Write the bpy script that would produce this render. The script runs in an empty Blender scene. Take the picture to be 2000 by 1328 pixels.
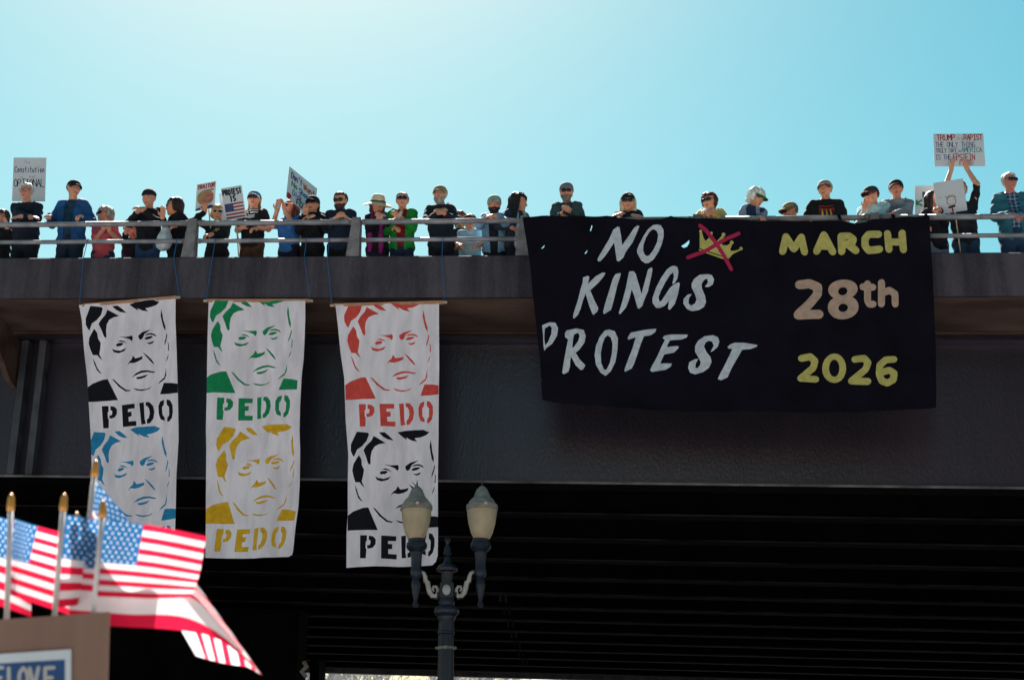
import bpy, math, random
import numpy as np
from mathutils import Vector, Matrix, Quaternion
from mathutils.geometry import delaunay_2d_cdt
from mathutils.bvhtree import BVHTree

rng = random.Random(7)
SC = bpy.context.scene
COL = SC.collection
R = math.radians

# ------------------------------------------------------------------ camera
TH = R(19.0)
FPX = 50.0 / 36.0 * 2000.0            # focal length in photo pixels
CAM = np.array([0.0, 0.0, 1.6])
cd = bpy.data.cameras.new('camera'); cam = bpy.data.objects.new('camera', cd); COL.objects.link(cam)
cam.location = CAM; cam.rotation_euler = (math.pi / 2 + TH, 0, 0)
cd.lens = 50; cd.sensor_width = 36; cd.clip_start = 0.05; cd.clip_end = 3000
cd.dof.use_dof = True; cd.dof.focus_distance = 18.6; cd.dof.aperture_fstop = 6.0
SC.camera = cam

# ------------------------------------------------------------------ sky, sun, exposure
SUN_EL = R(51); SUN_AZ = R(-11)       # azimuth from +Y, negative to the left of the picture
world = bpy.data.worlds.new('World'); SC.world = world; world.use_nodes = True
wn = world.node_tree.nodes; wl = world.node_tree.links
bg = wn['Background']
sky = wn.new('ShaderNodeTexSky'); sky.sky_type = 'NISHITA'; sky.sun_disc = False
sky.sun_elevation = SUN_EL; sky.sun_rotation = SUN_AZ
sky.air_density = 1.3; sky.dust_density = 0.6; sky.ozone_density = 1.0; sky.altitude = 50
tint = wn.new('ShaderNodeMix'); tint.data_type = 'RGBA'; tint.blend_type = 'MULTIPLY'
tint.inputs[0].default_value = 1.0; tint.inputs[7].default_value = (0.425, 0.84, 0.565, 1)
hs = wn.new('ShaderNodeHueSaturation'); hs.inputs['Saturation'].default_value = 1.4
wl.new(sky.outputs[0], hs.inputs['Color']); sep = wn.new('ShaderNodeSeparateColor'); cmb = wn.new('ShaderNodeCombineColor'); pw = wn.new('ShaderNodeMath'); pw.operation = 'POWER'; pw.inputs[1].default_value = 1.5
wl.new(hs.outputs[0], sep.inputs[0]); wl.new(sep.outputs[0], pw.inputs[0]); wl.new(pw.outputs[0], cmb.inputs[0]); pg = wn.new('ShaderNodeMath'); pg.operation = 'POWER'; pg.inputs[1].default_value = 1.0; wl.new(sep.outputs[1], pg.inputs[0]); wl.new(pg.outputs[0], cmb.inputs[1]); wl.new(sep.outputs[2], cmb.inputs[2])   # cyan cast of the film
wl.new(cmb.outputs[0], tint.inputs[6]); wl.new(tint.outputs[2], bg.inputs[0])
bg.inputs[1].default_value = 0.058
SUN_DIR = Vector((math.sin(SUN_AZ) * math.cos(SUN_EL), math.cos(SUN_AZ) * math.cos(SUN_EL), math.sin(SUN_EL)))
sl = bpy.data.lights.new('sun', 'SUN'); sun = bpy.data.objects.new('sun', sl); COL.objects.link(sun)
sl.energy = 5.0; sl.angle = R(0.53); sl.color = (1.0, 0.96, 0.91)
sun.rotation_euler = SUN_DIR.to_track_quat('Z', 'Y').to_euler()
SC.view_settings.view_transform = 'Standard'; SC.view_settings.look = 'None'
SC.view_settings.exposure = 1.8; SC.view_settings.gamma = 1.0
SC.view_settings.use_curve_mapping = False
SC.cycles.max_bounces = 6; SC.cycles.diffuse_bounces = 4

# ------------------------------------------------------------------ pixel <-> place
def ray(px, py):
    x = (px - 1000) / FPX; y = (664 - py) / FPX
    return np.array([x, math.cos(TH) - y * math.sin(TH), math.sin(TH) + y * math.cos(TH)])
PSI = R(6.0); GRADE = -0.037          # the viaduct's turn and its slope
ORG = CAM + ray(1000, 434) * 19.2
UH = np.array([math.cos(PSI), -math.sin(PSI), 0.0]); VH = np.array([math.sin(PSI), math.cos(PSI), 0.0])
def P(s, t, z):                       # bridge coordinates: along, back from the fascia face, up from the rail
    return Vector(ORG + UH * s + VH * t + np.array([0, 0, z + GRADE * s]))
def hit(px, py, t):                   # where the ray meets the vertical plane t behind the fascia
    d = ray(px, py); k = ((ORG - CAM) @ VH + t) / (d @ VH)
    return CAM + d * k
def pt(px, py, t):
    Q = hit(px, py, t); s = float((Q - ORG) @ UH)
    return s, float(Q[2] - ORG[2] - GRADE * s)
def at(px, py, dep):                  # point at a given depth along the camera axis
    return Vector(CAM + ray(px, py) * dep)

# ------------------------------------------------------------------ materials
MATS = {}
def lin(c):
    if isinstance(c, str):
        c = c.lstrip('#'); c = [int(c[i:i + 2], 16) / 255 for i in (0, 2, 4)]
        return tuple(x / 12.92 if x < .04045 else ((x + .055) / 1.055) ** 2.4 for x in c)
    return tuple(c)
def mat(name, col, rough=.7, var=.15, scale=8., bump=0., bscale=60., metal=0., stretch=(1, 1, 1), sss=0., transl=0., spec=.3, col2=None, contrast=(.35, .65)):
    if name in MATS: return MATS[name]
    m = bpy.data.materials.new(name); m.use_nodes = True; MATS[name] = m
    nt = m.node_tree; N = nt.nodes; L = nt.links; b = N['Principled BSDF']
    c = lin(col); b.inputs['Roughness'].default_value = rough; b.inputs['Metallic'].default_value = metal
    b.inputs['Specular IOR Level'].default_value = spec
    if sss:
        b.inputs['Subsurface Weight'].default_value = sss; b.inputs['Subsurface Radius'].default_value = (.02, .008, .004)
        b.inputs['Subsurface Scale'].default_value = .4
    tc = N.new('ShaderNodeTexCoord'); mp = N.new('ShaderNodeMapping'); mp.inputs['Scale'].default_value = stretch
    L.new(tc.outputs['Object'], mp.inputs[0])
    n = N.new('ShaderNodeTexNoise'); n.inputs['Scale'].default_value = scale; n.inputs['Detail'].default_value = 5
    L.new(mp.outputs[0], n.inputs['Vector'])
    r = N.new('ShaderNodeValToRGB'); L.new(n.outputs['Fac'], r.inputs[0])
    c2 = lin(col2) if col2 else tuple(min(1, x * (1 + var)) for x in c)
    c1 = c if col2 else tuple(x * (1 - var) for x in c)
    r.color_ramp.elements[0].position = contrast[0]; r.color_ramp.elements[1].position = contrast[1]
    r.color_ramp.elements[0].color = (*c1, 1); r.color_ramp.elements[1].color = (*c2, 1)
    L.new(r.outputs[0], b.inputs['Base Color'])
    if bump:
        n2 = N.new('ShaderNodeTexNoise'); n2.inputs['Scale'].default_value = bscale; n2.inputs['Detail'].default_value = 3
        L.new(mp.outputs[0], n2.inputs['Vector'])
        bp = N.new('ShaderNodeBump'); bp.inputs['Strength'].default_value = bump; bp.inputs['Distance'].default_value = .01
        L.new(n2.outputs['Fac'], bp.inputs['Height']); L.new(bp.outputs[0], b.inputs['Normal'])
    if transl:
        t = N.new('ShaderNodeBsdfTranslucent'); L.new(r.outputs[0], t.inputs[0])
        mx = N.new('ShaderNodeMixShader'); mx.inputs[0].default_value = transl
        L.new(b.outputs[0], mx.inputs[1]); L.new(t.outputs[0], mx.inputs[2]); L.new(mx.outputs[0], N['Material Output'].inputs[0])
    return m
def grime(name, light, dark, streak=.5, rough=.85, sx=5., spec=.25):
    m = bpy.data.materials.new(name); m.use_nodes = True; MATS[name] = m
    nt = m.node_tree; N = nt.nodes; L = nt.links; b = N['Principled BSDF']; b.inputs['Roughness'].default_value = rough; b.inputs['Specular IOR Level'].default_value = spec; b.inputs['Specular Tint'].default_value = (.85, .78, 1, 1)
    tc = N.new('ShaderNodeTexCoord')
    def noise(scale, st, lo, hi, det=6):
        mp = N.new('ShaderNodeMapping'); mp.inputs['Scale'].default_value = st; L.new(tc.outputs['Object'], mp.inputs[0])
        n = N.new('ShaderNodeTexNoise'); n.inputs['Scale'].default_value = scale; n.inputs['Detail'].default_value = det; n.inputs['Roughness'].default_value = .65; L.new(mp.outputs[0], n.inputs['Vector'])
        r = N.new('ShaderNodeMapRange'); r.inputs[1].default_value = lo; r.inputs[2].default_value = hi; L.new(n.outputs['Fac'], r.inputs[0]); return r.outputs[0]
    big = noise(.9, (1, 1, 1), .3, .7); stk = noise(sx, (1, 1, .10), .35, .68); fine = noise(28, (1, 1, .6), .25, .8)
    def mul(a, c, k):
        x = N.new('ShaderNodeMath'); x.operation = 'MULTIPLY_ADD'; L.new(a, x.inputs[0]); x.inputs[1].default_value = k; x.inputs[2].default_value = c; return x.outputs[0]
    a1 = mul(big, .0, .35); a2 = mul(stk, .0, streak); a3 = mul(fine, .0, .30)
    s1 = N.new('ShaderNodeMath'); L.new(a1, s1.inputs[0]); L.new(a2, s1.inputs[1]); s2 = N.new('ShaderNodeMath'); L.new(s1.outputs[0], s2.inputs[0]); L.new(a3, s2.inputs[1]); s2.use_clamp = True
    mx = N.new('ShaderNodeMix'); mx.data_type = 'RGBA'; mx.inputs[6].default_value = (*dark, 1); mx.inputs[7].default_value = (*light, 1); L.new(s2.outputs[0], mx.inputs[0]); L.new(mx.outputs[2], b.inputs['Base Color'])
    bp = N.new('ShaderNodeBump'); bp.inputs['Strength'].default_value = .5; bp.inputs['Distance'].default_value = .008; L.new(fine, bp.inputs['Height']); L.new(bp.outputs[0], b.inputs['Normal'])
    return m
def cloth(c, rough=.85, **k): return mat('cloth_' + str(c), c, rough=rough, var=.18, scale=9, bump=.25, bscale=120, **k)
def skin(c='#c98d70'):
    r_, g_, b_ = [int(c[i:i + 2], 16) for i in (1, 3, 5)]; c = '#%02x%02x%02x' % (min(255, r_ + 26), min(255, g_ + 22), min(255, b_ + 20))
    return mat('skin_' + c, c, rough=.5, var=.1, scale=18, sss=.15)
def hairmat(c): return mat('hair_' + c, c, rough=.55, var=.35, scale=40, bump=.6, bscale=90, stretch=(1, 1, .25))

# ------------------------------------------------------------------ mesh helpers
def tag(o, label=None, cat=None, group=None, kind=None):
    if label: o['label'] = label
    if cat: o['category'] = cat
    if group: o['group'] = group
    if kind: o['kind'] = kind
    return o
def empty(name, M=None, loc=None):
    o = bpy.data.objects.new(name, None); COL.objects.link(o); o.empty_display_size = .1
    if M is not None: o.matrix_world = M
    if loc is not None: o.location = loc
    return o
def mesh_obj(name, verts, faces, mats, parent=None, midx=None, smooth=True):
    me = bpy.data.meshes.new(name)
    me.from_pydata([tuple(v) for v in verts] if not isinstance(verts, np.ndarray) else verts.tolist(), [], faces if not isinstance(faces, np.ndarray) else faces.tolist())
    for m in (mats if isinstance(mats, (list, tuple)) else [mats]): me.materials.append(m)
    if midx is not None: me.polygons.foreach_set('material_index', midx)
    if smooth: me.polygons.foreach_set('use_smooth', [True] * len(me.polygons))
    me.update()
    if smooth == 'auto': me.set_sharp_from_angle(angle=R(32))
    o = bpy.data.objects.new(name, me); COL.objects.link(o)
    if parent is not None: o.parent = parent
    return o
class MB:
    def __init__(s): s.v = []; s.f = []; s.m = []
    def add(s, v, f, m=0):
        b = len(s.v); s.v += [Vector(x) for x in v]; s.f += [tuple(i + b for i in q) for q in f]; s.m += [m] * len(f); return s
    def hexa(s, c, m=0):              # 8 corners: bottom ring then top ring
        return s.add(c, [(3, 2, 1, 0), (4, 5, 6, 7), (0, 1, 5, 4), (1, 2, 6, 5), (2, 3, 7, 6), (3, 0, 4, 7)], m)
    def box(s, lo, hi, m=0):
        x, y, z = lo; X, Y, Z = hi
        return s.hexa([(x, y, z), (X, y, z), (X, Y, z), (x, Y, z), (x, y, Z), (X, y, Z), (X, Y, Z), (x, Y, Z)], m)
    def tube(s, pts, r, n=10, m=0, caps=True):
        pts = [Vector(p) for p in pts]; rr = r if isinstance(r, (list, tuple)) else [r] * len(pts)
        vs = []; up = None
        for i, p in enumerate(pts):
            d = (pts[min(i + 1, len(pts) - 1)] - pts[max(i - 1, 0)]).normalized()
            if up is None: up = d.orthogonal().normalized()
            up = (up - d * up.dot(d)); up = up.normalized() if up.length > 1e-5 else d.orthogonal().normalized()
            w = d.cross(up)
            for k in range(n):
                a = 2 * math.pi * k / n; vs.append(p + (up * math.cos(a) + w * math.sin(a)) * rr[i])
        fs = []
        for i in range(len(pts) - 1):
            for k in range(n):
                a = i * n + k; b = i * n + (k + 1) % n; fs.append((a, b, b + n, a + n))
        if caps: fs.append(tuple(reversed(range(n)))); fs.append(tuple(range((len(pts) - 1) * n, len(pts) * n)))
        return s.add(vs, fs, m)
    def lathe(s, prof, n=24, m=0, c=(0, 0, 0), rib=0, ribn=0):
        vs = []; fs = []
        for r, z in prof:
            for k in range(n):
                a = 2 * math.pi * k / n
                vs.append((c[0] + r * math.cos(a), c[1] + r * math.sin(a), c[2] + z))
        for i in range(len(prof) - 1):
            for k in range(n):
                a = i * n + k; b = i * n + (k + 1) % n; fs.append((a, b, b + n, a + n))
        if prof[0][0] > 1e-4: fs.append(tuple(reversed(range(n))))
        if prof[-1][0] > 1e-4: fs.append(tuple(range((len(prof) - 1) * n, len(prof) * n)))
        return s.add(vs, fs, m)
    def ball(s, c, r, n=12, m=0, sc=(1, 1, 1)):
        vs = []; fs = []; k2 = n // 2
        for i in range(k2 + 1):
            ph = math.pi * i / k2
            for k in range(n):
                a = 2 * math.pi * k / n
                vs.append((c[0] + r * sc[0] * math.sin(ph) * math.cos(a), c[1] + r * sc[1] * math.sin(ph) * math.sin(a), c[2] + r * sc[2] * math.cos(ph)))
        for i in range(k2):
            for k in range(n):
                a = i * n + k; b = i * n + (k + 1) % n; fs.append((a, a + n, b + n, b))
        return s.add(vs, fs, m)
    def build(s, name, mats, parent=None, smooth=False, M=None):
        v = s.v if M is None else [M @ x for x in s.v]
        return mesh_obj(name, v, s.f, mats, parent, s.m, smooth)
def bridge_box(name, s0, s1, t0, t1, z0, z1, m, parent, seg=1):
    b = MB(); c = [(s0, t0, z0), (s1, t0, z0), (s1, t1, z0), (s0, t1, z0), (s0, t0, z1), (s1, t0, z1), (s1, t1, z1), (s0, t1, z1)]
    b.hexa([P(*q) for q in c]); return b.build(name, m, parent)
def bridge_prism(name, prof, s0, s1, m, parent, n=1):          # profile of (t, z) swept along s
    b = MB(); k = len(prof); v = [P(s, t, z) for s in (s0, s1) for t, z in prof]
    f = [(i, (i + 1) % k, k + (i + 1) % k, k + i) for i in range(k)] + [tuple(reversed(range(k))), tuple(range(k, 2 * k))]
    b.add(v, f); return b.build(name, m, parent)

# flat print: constrained triangulation of a sheet with polygons painted on it
def cdt_sheet(outline, polys, grid, holes=()):
    """outline, polys[(pts, mat)], grid spacing -> verts2d, tris, mats ; later polygons win ; hole polygons are cut out"""
    V = []; F = []; M = []
    def addp(p):
        p = [(float(x), float(y)) for x, y in p]
        if sum(p[i - 1][0] * p[i][1] - p[i][0] * p[i - 1][1] for i in range(len(p))) < 0: p = p[::-1]
        if grid:
            r_ = []
            for q0, q1 in zip(p, p[1:] + p[:1]):
                n_ = max(1, int(math.hypot(q1[0] - q0[0], q1[1] - q0[1]) / grid))
                r_ += [(q0[0] + (q1[0] - q0[0]) * i / n_, q0[1] + (q1[1] - q0[1]) * i / n_) for i in range(n_)]
            p = r_
        b = len(V); V.extend([Vector(q) for q in p]); F.append(list(range(b, b + len(p))))
    addp(outline); M.append(0)
    for p, m in polys: addp(p); M.append(m)
    for h in holes: addp(h); M.append(-1)
    xs = [p[0] for p in outline]; ys = [p[1] for p in outline]
    if grid:
        nx = max(2, int((max(xs) - min(xs)) / grid)); ny = max(2, int((max(ys) - min(ys)) / grid))
        for i in range(1, nx):
            for j in range(1, ny):
                V.append(Vector((min(xs) + (max(xs) - min(xs)) * i / nx, min(ys) + (max(ys) - min(ys)) * j / ny)))
    vo, eo, fo, _, _, of = delaunay_2d_cdt(V, [], F, 0, 1e-6, True)
    tris = []; tm = []
    for q, o in zip(fo, of):
        if 0 not in o: continue
        k = M[max(o)]
        if k < 0: continue
        tris.append(tuple(q)); tm.append(k)
    return vo, tris, tm
def ribbon(pts, w, cap=True, closed=False):
    out = []; pts = [Vector(p) for p in pts]
    seg = list(zip(pts, pts[1:])) + ([(pts[-1], pts[0])] if closed else [])
    for a, b in seg:
        d = b - a
        if d.length < 1e-9: continue
        n = Vector((-d.y, d.x)).normalized() * w / 2
        out.append([a + n, a - n, b - n, b + n])
    for i, p in enumerate(pts):
        if cap or closed or 0 < i < len(pts) - 1:
            out.append([p + Vector((math.cos(k * math.pi / 4 + .2), math.sin(k * math.pi / 4 + .2))) * w / 2 for k in range(8)])
    return out
def ell(cx, cy, rx, ry, n=20, a0=0): return [(cx + rx * math.cos(a0 + 2 * math.pi * k / n), cy + ry * math.sin(a0 + 2 * math.pi * k / n)) for k in range(n)]
GL = {  # single-stroke hand lettering, y up, cell 1 x 1
 'A': '0,0 .5,1 1,0|.2,.4 .8,.4', 'B': '0,0 0,1 .7,1 .85,.78 .65,.54 0,.52|.65,.52 .95,.28 .7,0 0,0', 'C': '1,.85 .6,1 .2,.85 0,.5 .2,.12 .6,0 1,.15',
 'D': '0,0 0,1 .5,1 .95,.7 .95,.3 .5,0 0,0', 'E': '1,1 0,1 0,0 1,0|0,.52 .8,.52', 'F': '1,1 0,1 0,0|0,.52 .8,.52', 'G': '1,.85 .6,1 .2,.85 0,.5 .2,.1 .6,0 1,.15 1,.45 .6,.45',
 'H': '0,0 0,1|1,0 1,1|0,.5 1,.5', 'I': '.5,0 .5,1|.15,1 .85,1|.15,0 .85,0', 'K': '0,0 0,1|1,1 0,.45 1,0', 'L': '0,1 0,0 1,0', 'M': '0,0 .05,1 .5,.35 .95,1 1,0', 'N': '0,0 0,1 1,0 1,1',
 'O': '.5,1 .1,.8 0,.5 .1,.2 .5,0 .9,.2 1,.5 .9,.8 .5,1', 'P': '0,0 0,1 .7,1 .95,.75 .7,.5 0,.48', 'R': '0,0 0,1 .7,1 .95,.76 .7,.52 0,.5|.45,.5 1,0', 'S': '1,.85 .6,1 .15,.9 .1,.65 .5,.52 .9,.38 .9,.12 .5,0 0,.12',
 'T': '0,1 1,1|.5,1 .5,0', 'U': '0,1 0,.25 .3,0 .7,0 1,.25 1,1', 'V': '0,1 .5,0 1,1', 'W': '0,1 .25,0 .5,.7 .75,0 1,1', 'Y': '0,1 .5,.5 1,1|.5,.5 .5,0',
 'a': '.9,.5 .5,.65 .1,.4 .3,0 .7,.1 .9,.5 .9,0', 'c': '.9,.5 .5,.65 .1,.35 .4,0 .9,.1', 'e': '.1,.35 .9,.35 .7,.62 .3,.6 .1,.3 .4,0 .9,.1', 'h': '.1,1 .1,0|.1,.4 .5,.65 .85,.45 .85,0', 'i': '.5,.6 .5,0|.5,.85 .5,.9',
 'k': '.1,1 .1,0|.8,.6 .1,.3 .85,0', 'n': '.1,.62 .1,0|.1,.4 .5,.65 .85,.45 .85,0', 'o': '.5,.65 .1,.35 .5,0 .9,.35 .5,.65', 'r': '.2,.62 .2,0|.2,.4 .5,.63 .85,.58', 's': '.85,.55 .4,.65 .25,.45 .75,.25 .6,0 .15,.1',
 't': '.45,.95 .45,.1 .75,0|.1,.62 .8,.62', 'u': '.1,.62 .15,.1 .5,0 .85,.2 .85,.62|.85,.2 .9,0', '!': '.5,1 .5,.3|.5,.08 .5,.02', "'": '.5,1 .4,.75', 'x': '.1,.6 .9,0|.9,.6 .1,0'}
def text_polys(txt, x, y, h, w, sw, m, gap=.28, jit=.0, rot=0., cap=True, seed=1):
    """lettering from x, baseline y, cap height h, total width w, stroke sw ; y up"""
    rr = random.Random(seed); n = len(txt); cw = w / (n + gap * (n - 1)) if n > 1 else w
    out = []; cx = x
    for ch in txt:
        if ch != ' ':
            for st in GL[ch].split('|'):
                pts = []
                for q in st.split():
                    a, b = map(float, q.split(','))
                    pts.append((cx + a * cw + rr.uniform(-jit, jit) * cw, y + b * h + rr.uniform(-jit, jit) * h + rot * (cx + a * cw - x)))
                out += [(p, m) for p in ribbon(pts, sw, cap)]
        cx += cw * (1 + gap)
    return out

# ------------------------------------------------------------------ ground, street
M_ASPH = mat('asphalt', (.05, .05, .052), rough=.9, var=.3, scale=3, bump=.4, bscale=200)
M_CONC = mat('pavement_concrete', (.40, .375, .385), rough=.9, var=.2, scale=2, bump=.3, bscale=90)
b = MB(); b.box((-400, -300, -.3), (400, 500, 0)); o = b.build('ground', mat('dry_ground', (.14, .14, .13), rough=.95, var=.4, scale=.4)); tag(o, kind='structure')
b = MB(); b.box((-300, 1.2, .002), (300, 12.6, .006)); o = b.build('road', mat('concrete_roadway', (.30, .285, .29), rough=.9, var=.15, scale=2, bump=.2, bscale=80)); tag(o, kind='structure')
b = MB(); b.box((-300, 19.0, .002), (300, 41.0, .006)); o = b.build('underpass_road', M_ASPH); tag(o, kind='structure')
pv = MB(); pv.box((-60, 12.9, .001), (60, 18.9, .13)); o = pv.build('pavement', M_CONC); tag(o, kind='structure')
pv = MB(); pv.box((-60, 12.6, .001), (60, 12.896, .14)); o = pv.build('kerb', mat('kerb_stone', (.3, .29, .28), rough=.85, var=.2, scale=4)); tag(o, kind='structure')
pv = MB(); pv.box((-60, -8, .001), (60, 1.2, .13)); o = pv.build('near_pavement', M_CONC); tag(o, kind='structure')
for k in range(24):
    b = MB(); b.box((-36 + k * 3, 6.85, .0085), (-34.6 + k * 3, 6.98, .0105)); o = b.build('lane_marking', mat('road_paint', (.7, .68, .6), var=.2, scale=20)); tag(o, kind='structure')

# ------------------------------------------------------------------ the viaduct
M_FASC = grime('weathered_concrete', (.100, .087, .100), (.012, .010, .012), .62, sx=3.2)
M_SOFF = mat('rust_stained_concrete', (.065, .038, .030), rough=.92, col2=(.14, .085, .064), scale=1.5, bump=.4, bscale=30, stretch=(.5, 2, 2))
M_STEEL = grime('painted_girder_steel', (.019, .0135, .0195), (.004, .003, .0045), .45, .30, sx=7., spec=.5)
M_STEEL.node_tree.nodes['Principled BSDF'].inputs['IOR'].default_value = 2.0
M_FLANGE = mat('edge_highlight_and_clamp', (.006, .005, .0055), rough=.8, col2=(.036, .028, .030), spec=.1, scale=1.3, stretch=(1, 1, 1))  # edge highlight painted on the inner flanges; also colours the clamps
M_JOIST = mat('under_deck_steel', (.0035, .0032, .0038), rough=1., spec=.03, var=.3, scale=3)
S0, S1 = -60.0, 60.0
bridge = empty('viaduct', loc=P(0, 0, -3.35)); tag(bridge, 'dark weathered concrete and steel viaduct spanning the whole picture', 'bridge')
bridge.location = (0, 0, 0)
ZT, ZB = -.475, -1.08
GB = -3.345
for i in range(12):                                   # cast fascia lengths with open joints
    s0 = S0 + i * 10 + 3.6
    bridge_prism('fascia', [(0, ZB), (.28, ZB), (.28, ZT), (.02, ZT), (0, ZT - .02)], s0 + .002, s0 + 9.998, M_FASC, bridge)
bridge_prism('overhang', [(.05, ZB - .004), (.95, -1.225), (.95, -1.02), (.29, -1.02), (.29, ZB + .06)], S0, S1, M_SOFF, bridge)
bridge_prism('deck_slab', [(.955, -1.16), (27.2, -1.16), (27.2, -1.0), (.3, -1.0), (.3, -1.017), (.955, -1.017)], S0, S1, mat('dark_slab', (.006, .0055, .0055), rough=1., spec=.03, var=.3, scale=1), bridge)  # slab is near-black all over
bridge_prism('far_parapet', [(27.21, GB - .06), (27.5, GB - .06), (27.5, -.4), (27.21, -.4)], S0, S1, M_FASC, bridge)
GB = -3.345
def girder(t, first=False):
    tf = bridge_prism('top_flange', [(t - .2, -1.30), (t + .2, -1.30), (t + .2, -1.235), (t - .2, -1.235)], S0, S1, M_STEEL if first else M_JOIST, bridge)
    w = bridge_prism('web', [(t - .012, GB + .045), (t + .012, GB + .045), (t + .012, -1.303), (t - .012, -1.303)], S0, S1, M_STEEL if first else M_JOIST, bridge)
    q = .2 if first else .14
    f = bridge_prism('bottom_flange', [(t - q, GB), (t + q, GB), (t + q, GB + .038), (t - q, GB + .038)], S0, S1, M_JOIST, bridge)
    e = bridge_prism('lit_flange_edge', [(t - q - .004, GB + .003), (t - q - .001, GB + .003), (t - q - .001, GB + (.036 if first else .03)), (t - q - .004, GB + (.036 if first else .03))], S0, S1, mat('lit_flange_lip', (.07, .06, .066), rough=.7, col2=(.22, .19, .20), scale=2.5) if first else M_FLANGE, bridge)  # light caught by the front edge, painted as a pale strip
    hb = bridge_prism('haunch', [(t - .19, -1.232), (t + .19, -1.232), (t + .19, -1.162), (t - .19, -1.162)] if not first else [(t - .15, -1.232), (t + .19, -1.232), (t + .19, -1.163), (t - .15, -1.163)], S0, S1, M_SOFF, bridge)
GT = [1.3 + 1.92 * i for i in range(14)]
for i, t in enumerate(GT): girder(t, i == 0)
# stiffener plates and cantilever brackets where the cross frames meet the outer girder
for x in (52,):
    sc = pt(x, 800, 1.2)[0]
    for ds in (-.10, .17):
        bridge_box('stiffener', sc + ds - .05, sc + ds + .05, 1.12, 1.285, GB + .05, -1.31, mat('stiffener_steel', (.03, .032, .04), col2=(.08, .085, .1), scale=3), bridge)
    bridge_prism('bracket', [(.12, ZB - .03), (1.28, -1.31), (1.28, -2.0), (1.05, -1.95), (.35, -1.42), (.12, -1.3)], sc - .30, sc - .22, M_SOFF, bridge)
for k in range(-5, 9):                                # cross bracing between the girders
    for i in range(len(GT) - 1):
        if (k + 20) % 3: continue
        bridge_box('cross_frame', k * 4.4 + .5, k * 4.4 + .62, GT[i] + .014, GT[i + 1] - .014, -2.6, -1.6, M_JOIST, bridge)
for i, y in enumerate((1162, 1190, 1216, 1243, 1268, 1291, 1308)):     # little clamps in a slanting row
    t = GT[5 + i]; x = 983 + i * 7
    s, z = pt(x, y, t - .15)
    for ds in (-.06, .05): bridge_box('pipe_clamp', s + ds - .025, s + ds + .025, t - .16, t - .146, GB - .16, GB + .03, M_FLANGE, bridge)
# piers
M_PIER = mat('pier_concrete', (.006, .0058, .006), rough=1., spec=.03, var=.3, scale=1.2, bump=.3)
for nm, x0, x1, t in (('pier_wall', -700, 588, 14.0), ('pier_column', 611, 629, 24.6)):
    a = pt(x0, 1320, t)[0]; c = pt(x1, 1320, t)[0]
    zt = GB - .003
    bb = MB(); q = [(a, t - .4), (c, t - .4), (c, t + .4), (a, t + .4)]
    low = [P(s, tt, 0) for s, tt in q]; top = [P(s, tt, zt) for s, tt in q]
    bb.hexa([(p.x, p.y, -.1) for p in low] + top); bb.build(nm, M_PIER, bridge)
for k in range(3):
    s = 14 + k * 11
    bb = MB(); q = [(s, 12), (s + 1.1, 12), (s + 1.1, 14), (s, 14)]
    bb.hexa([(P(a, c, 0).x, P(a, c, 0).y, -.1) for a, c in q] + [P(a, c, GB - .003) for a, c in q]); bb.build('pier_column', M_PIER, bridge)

a = pt(593, 1306, 13.4)[0]; z = pt(593, 1306, 13.4)[1]
bb = MB(); bb.tube([P(a - .02, 13.5, z + .16), P(a + .05, 13.45, z + .06), P(a - .05, 13.45, z - .05), P(a + .04, 13.5, z - .16)], .05, 8); bb.build('drain_pipe', mat('pale_pipe', (.5, .48, .44)), bridge, True)
# railing
M_RAIL = mat('galvanised_rail', (.30, .29, .31), rough=.5, var=.25, scale=5, metal=.25, bump=.1)
M_POST = mat('concrete_rail_post', (.20, .19, .195), rough=.85, var=.25, scale=8, bump=.5, bscale=60)
rail = empty('bridge_railing', loc=(0, 0, 0)); tag(rail, 'grey two-bar pipe railing with tapered posts along the viaduct edge', 'railing')
post_s = [pt(x, 470, .04)[0] for x in (371, 699, 1022)]
step = (post_s[2] - post_s[0]) / 2
posts = [post_s[0] + step * i for i in range(-14, 24) if i not in (-1, 5)]
for s in posts:
    b = MB(); zt, zb = .105, ZT + .001
    b.hexa([P(s - .11, .0 + .025, zb), P(s + .07, .025, zb), P(s + .07, .2, zb), P(s - .11, .2, zb),
            P(s - .035, .025, zt), P(s + .075, .025, zt), P(s + .075, .14, zt), P(s - .035, .14, zt)])
    b.build('post', M_POST, rail)
for a, c in zip(posts, posts[1:]):
    b = MB(); b.tube([P(a + .07, .085, .058), P(c - .03, .085, .058)], .037, 14); b.build('top_rail', M_RAIL, rail, True)
    b = MB(); b.tube([P(a + .065, .09, -.207), P(c - .06, .09, -.207)], .030, 14); b.build('lower_rail', M_RAIL, rail, True)
for s_ in posts:
    for ds in (-.075, .115):
        for tt, zz, rr in ((.085, .058, .044), (.09, -.207, .036)):
            b = MB(); b.tube([P(s_ + ds - .02 - (.03 if zz < 0 and ds < 0 else 0), tt, zz), P(s_ + ds + .02 - (.03 if zz < 0 and ds < 0 else 0), tt, zz)], rr, 14); b.build('rail_sleeve', M_POST, rail, 'auto')
s = pt(1735, 426, .05)[0]
b = MB(); b.tube([P(s - .07, .085, .058), P(s + .07, .085, .058)], .045, 14)
o = b.build('tape_wrap', mat('grey_duct_tape', (.2, .21, .23), rough=.35, var=.2), None, True); tag(o, 'grey duct tape wrapped round the top rail above the dark banner', 'tape')

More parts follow.
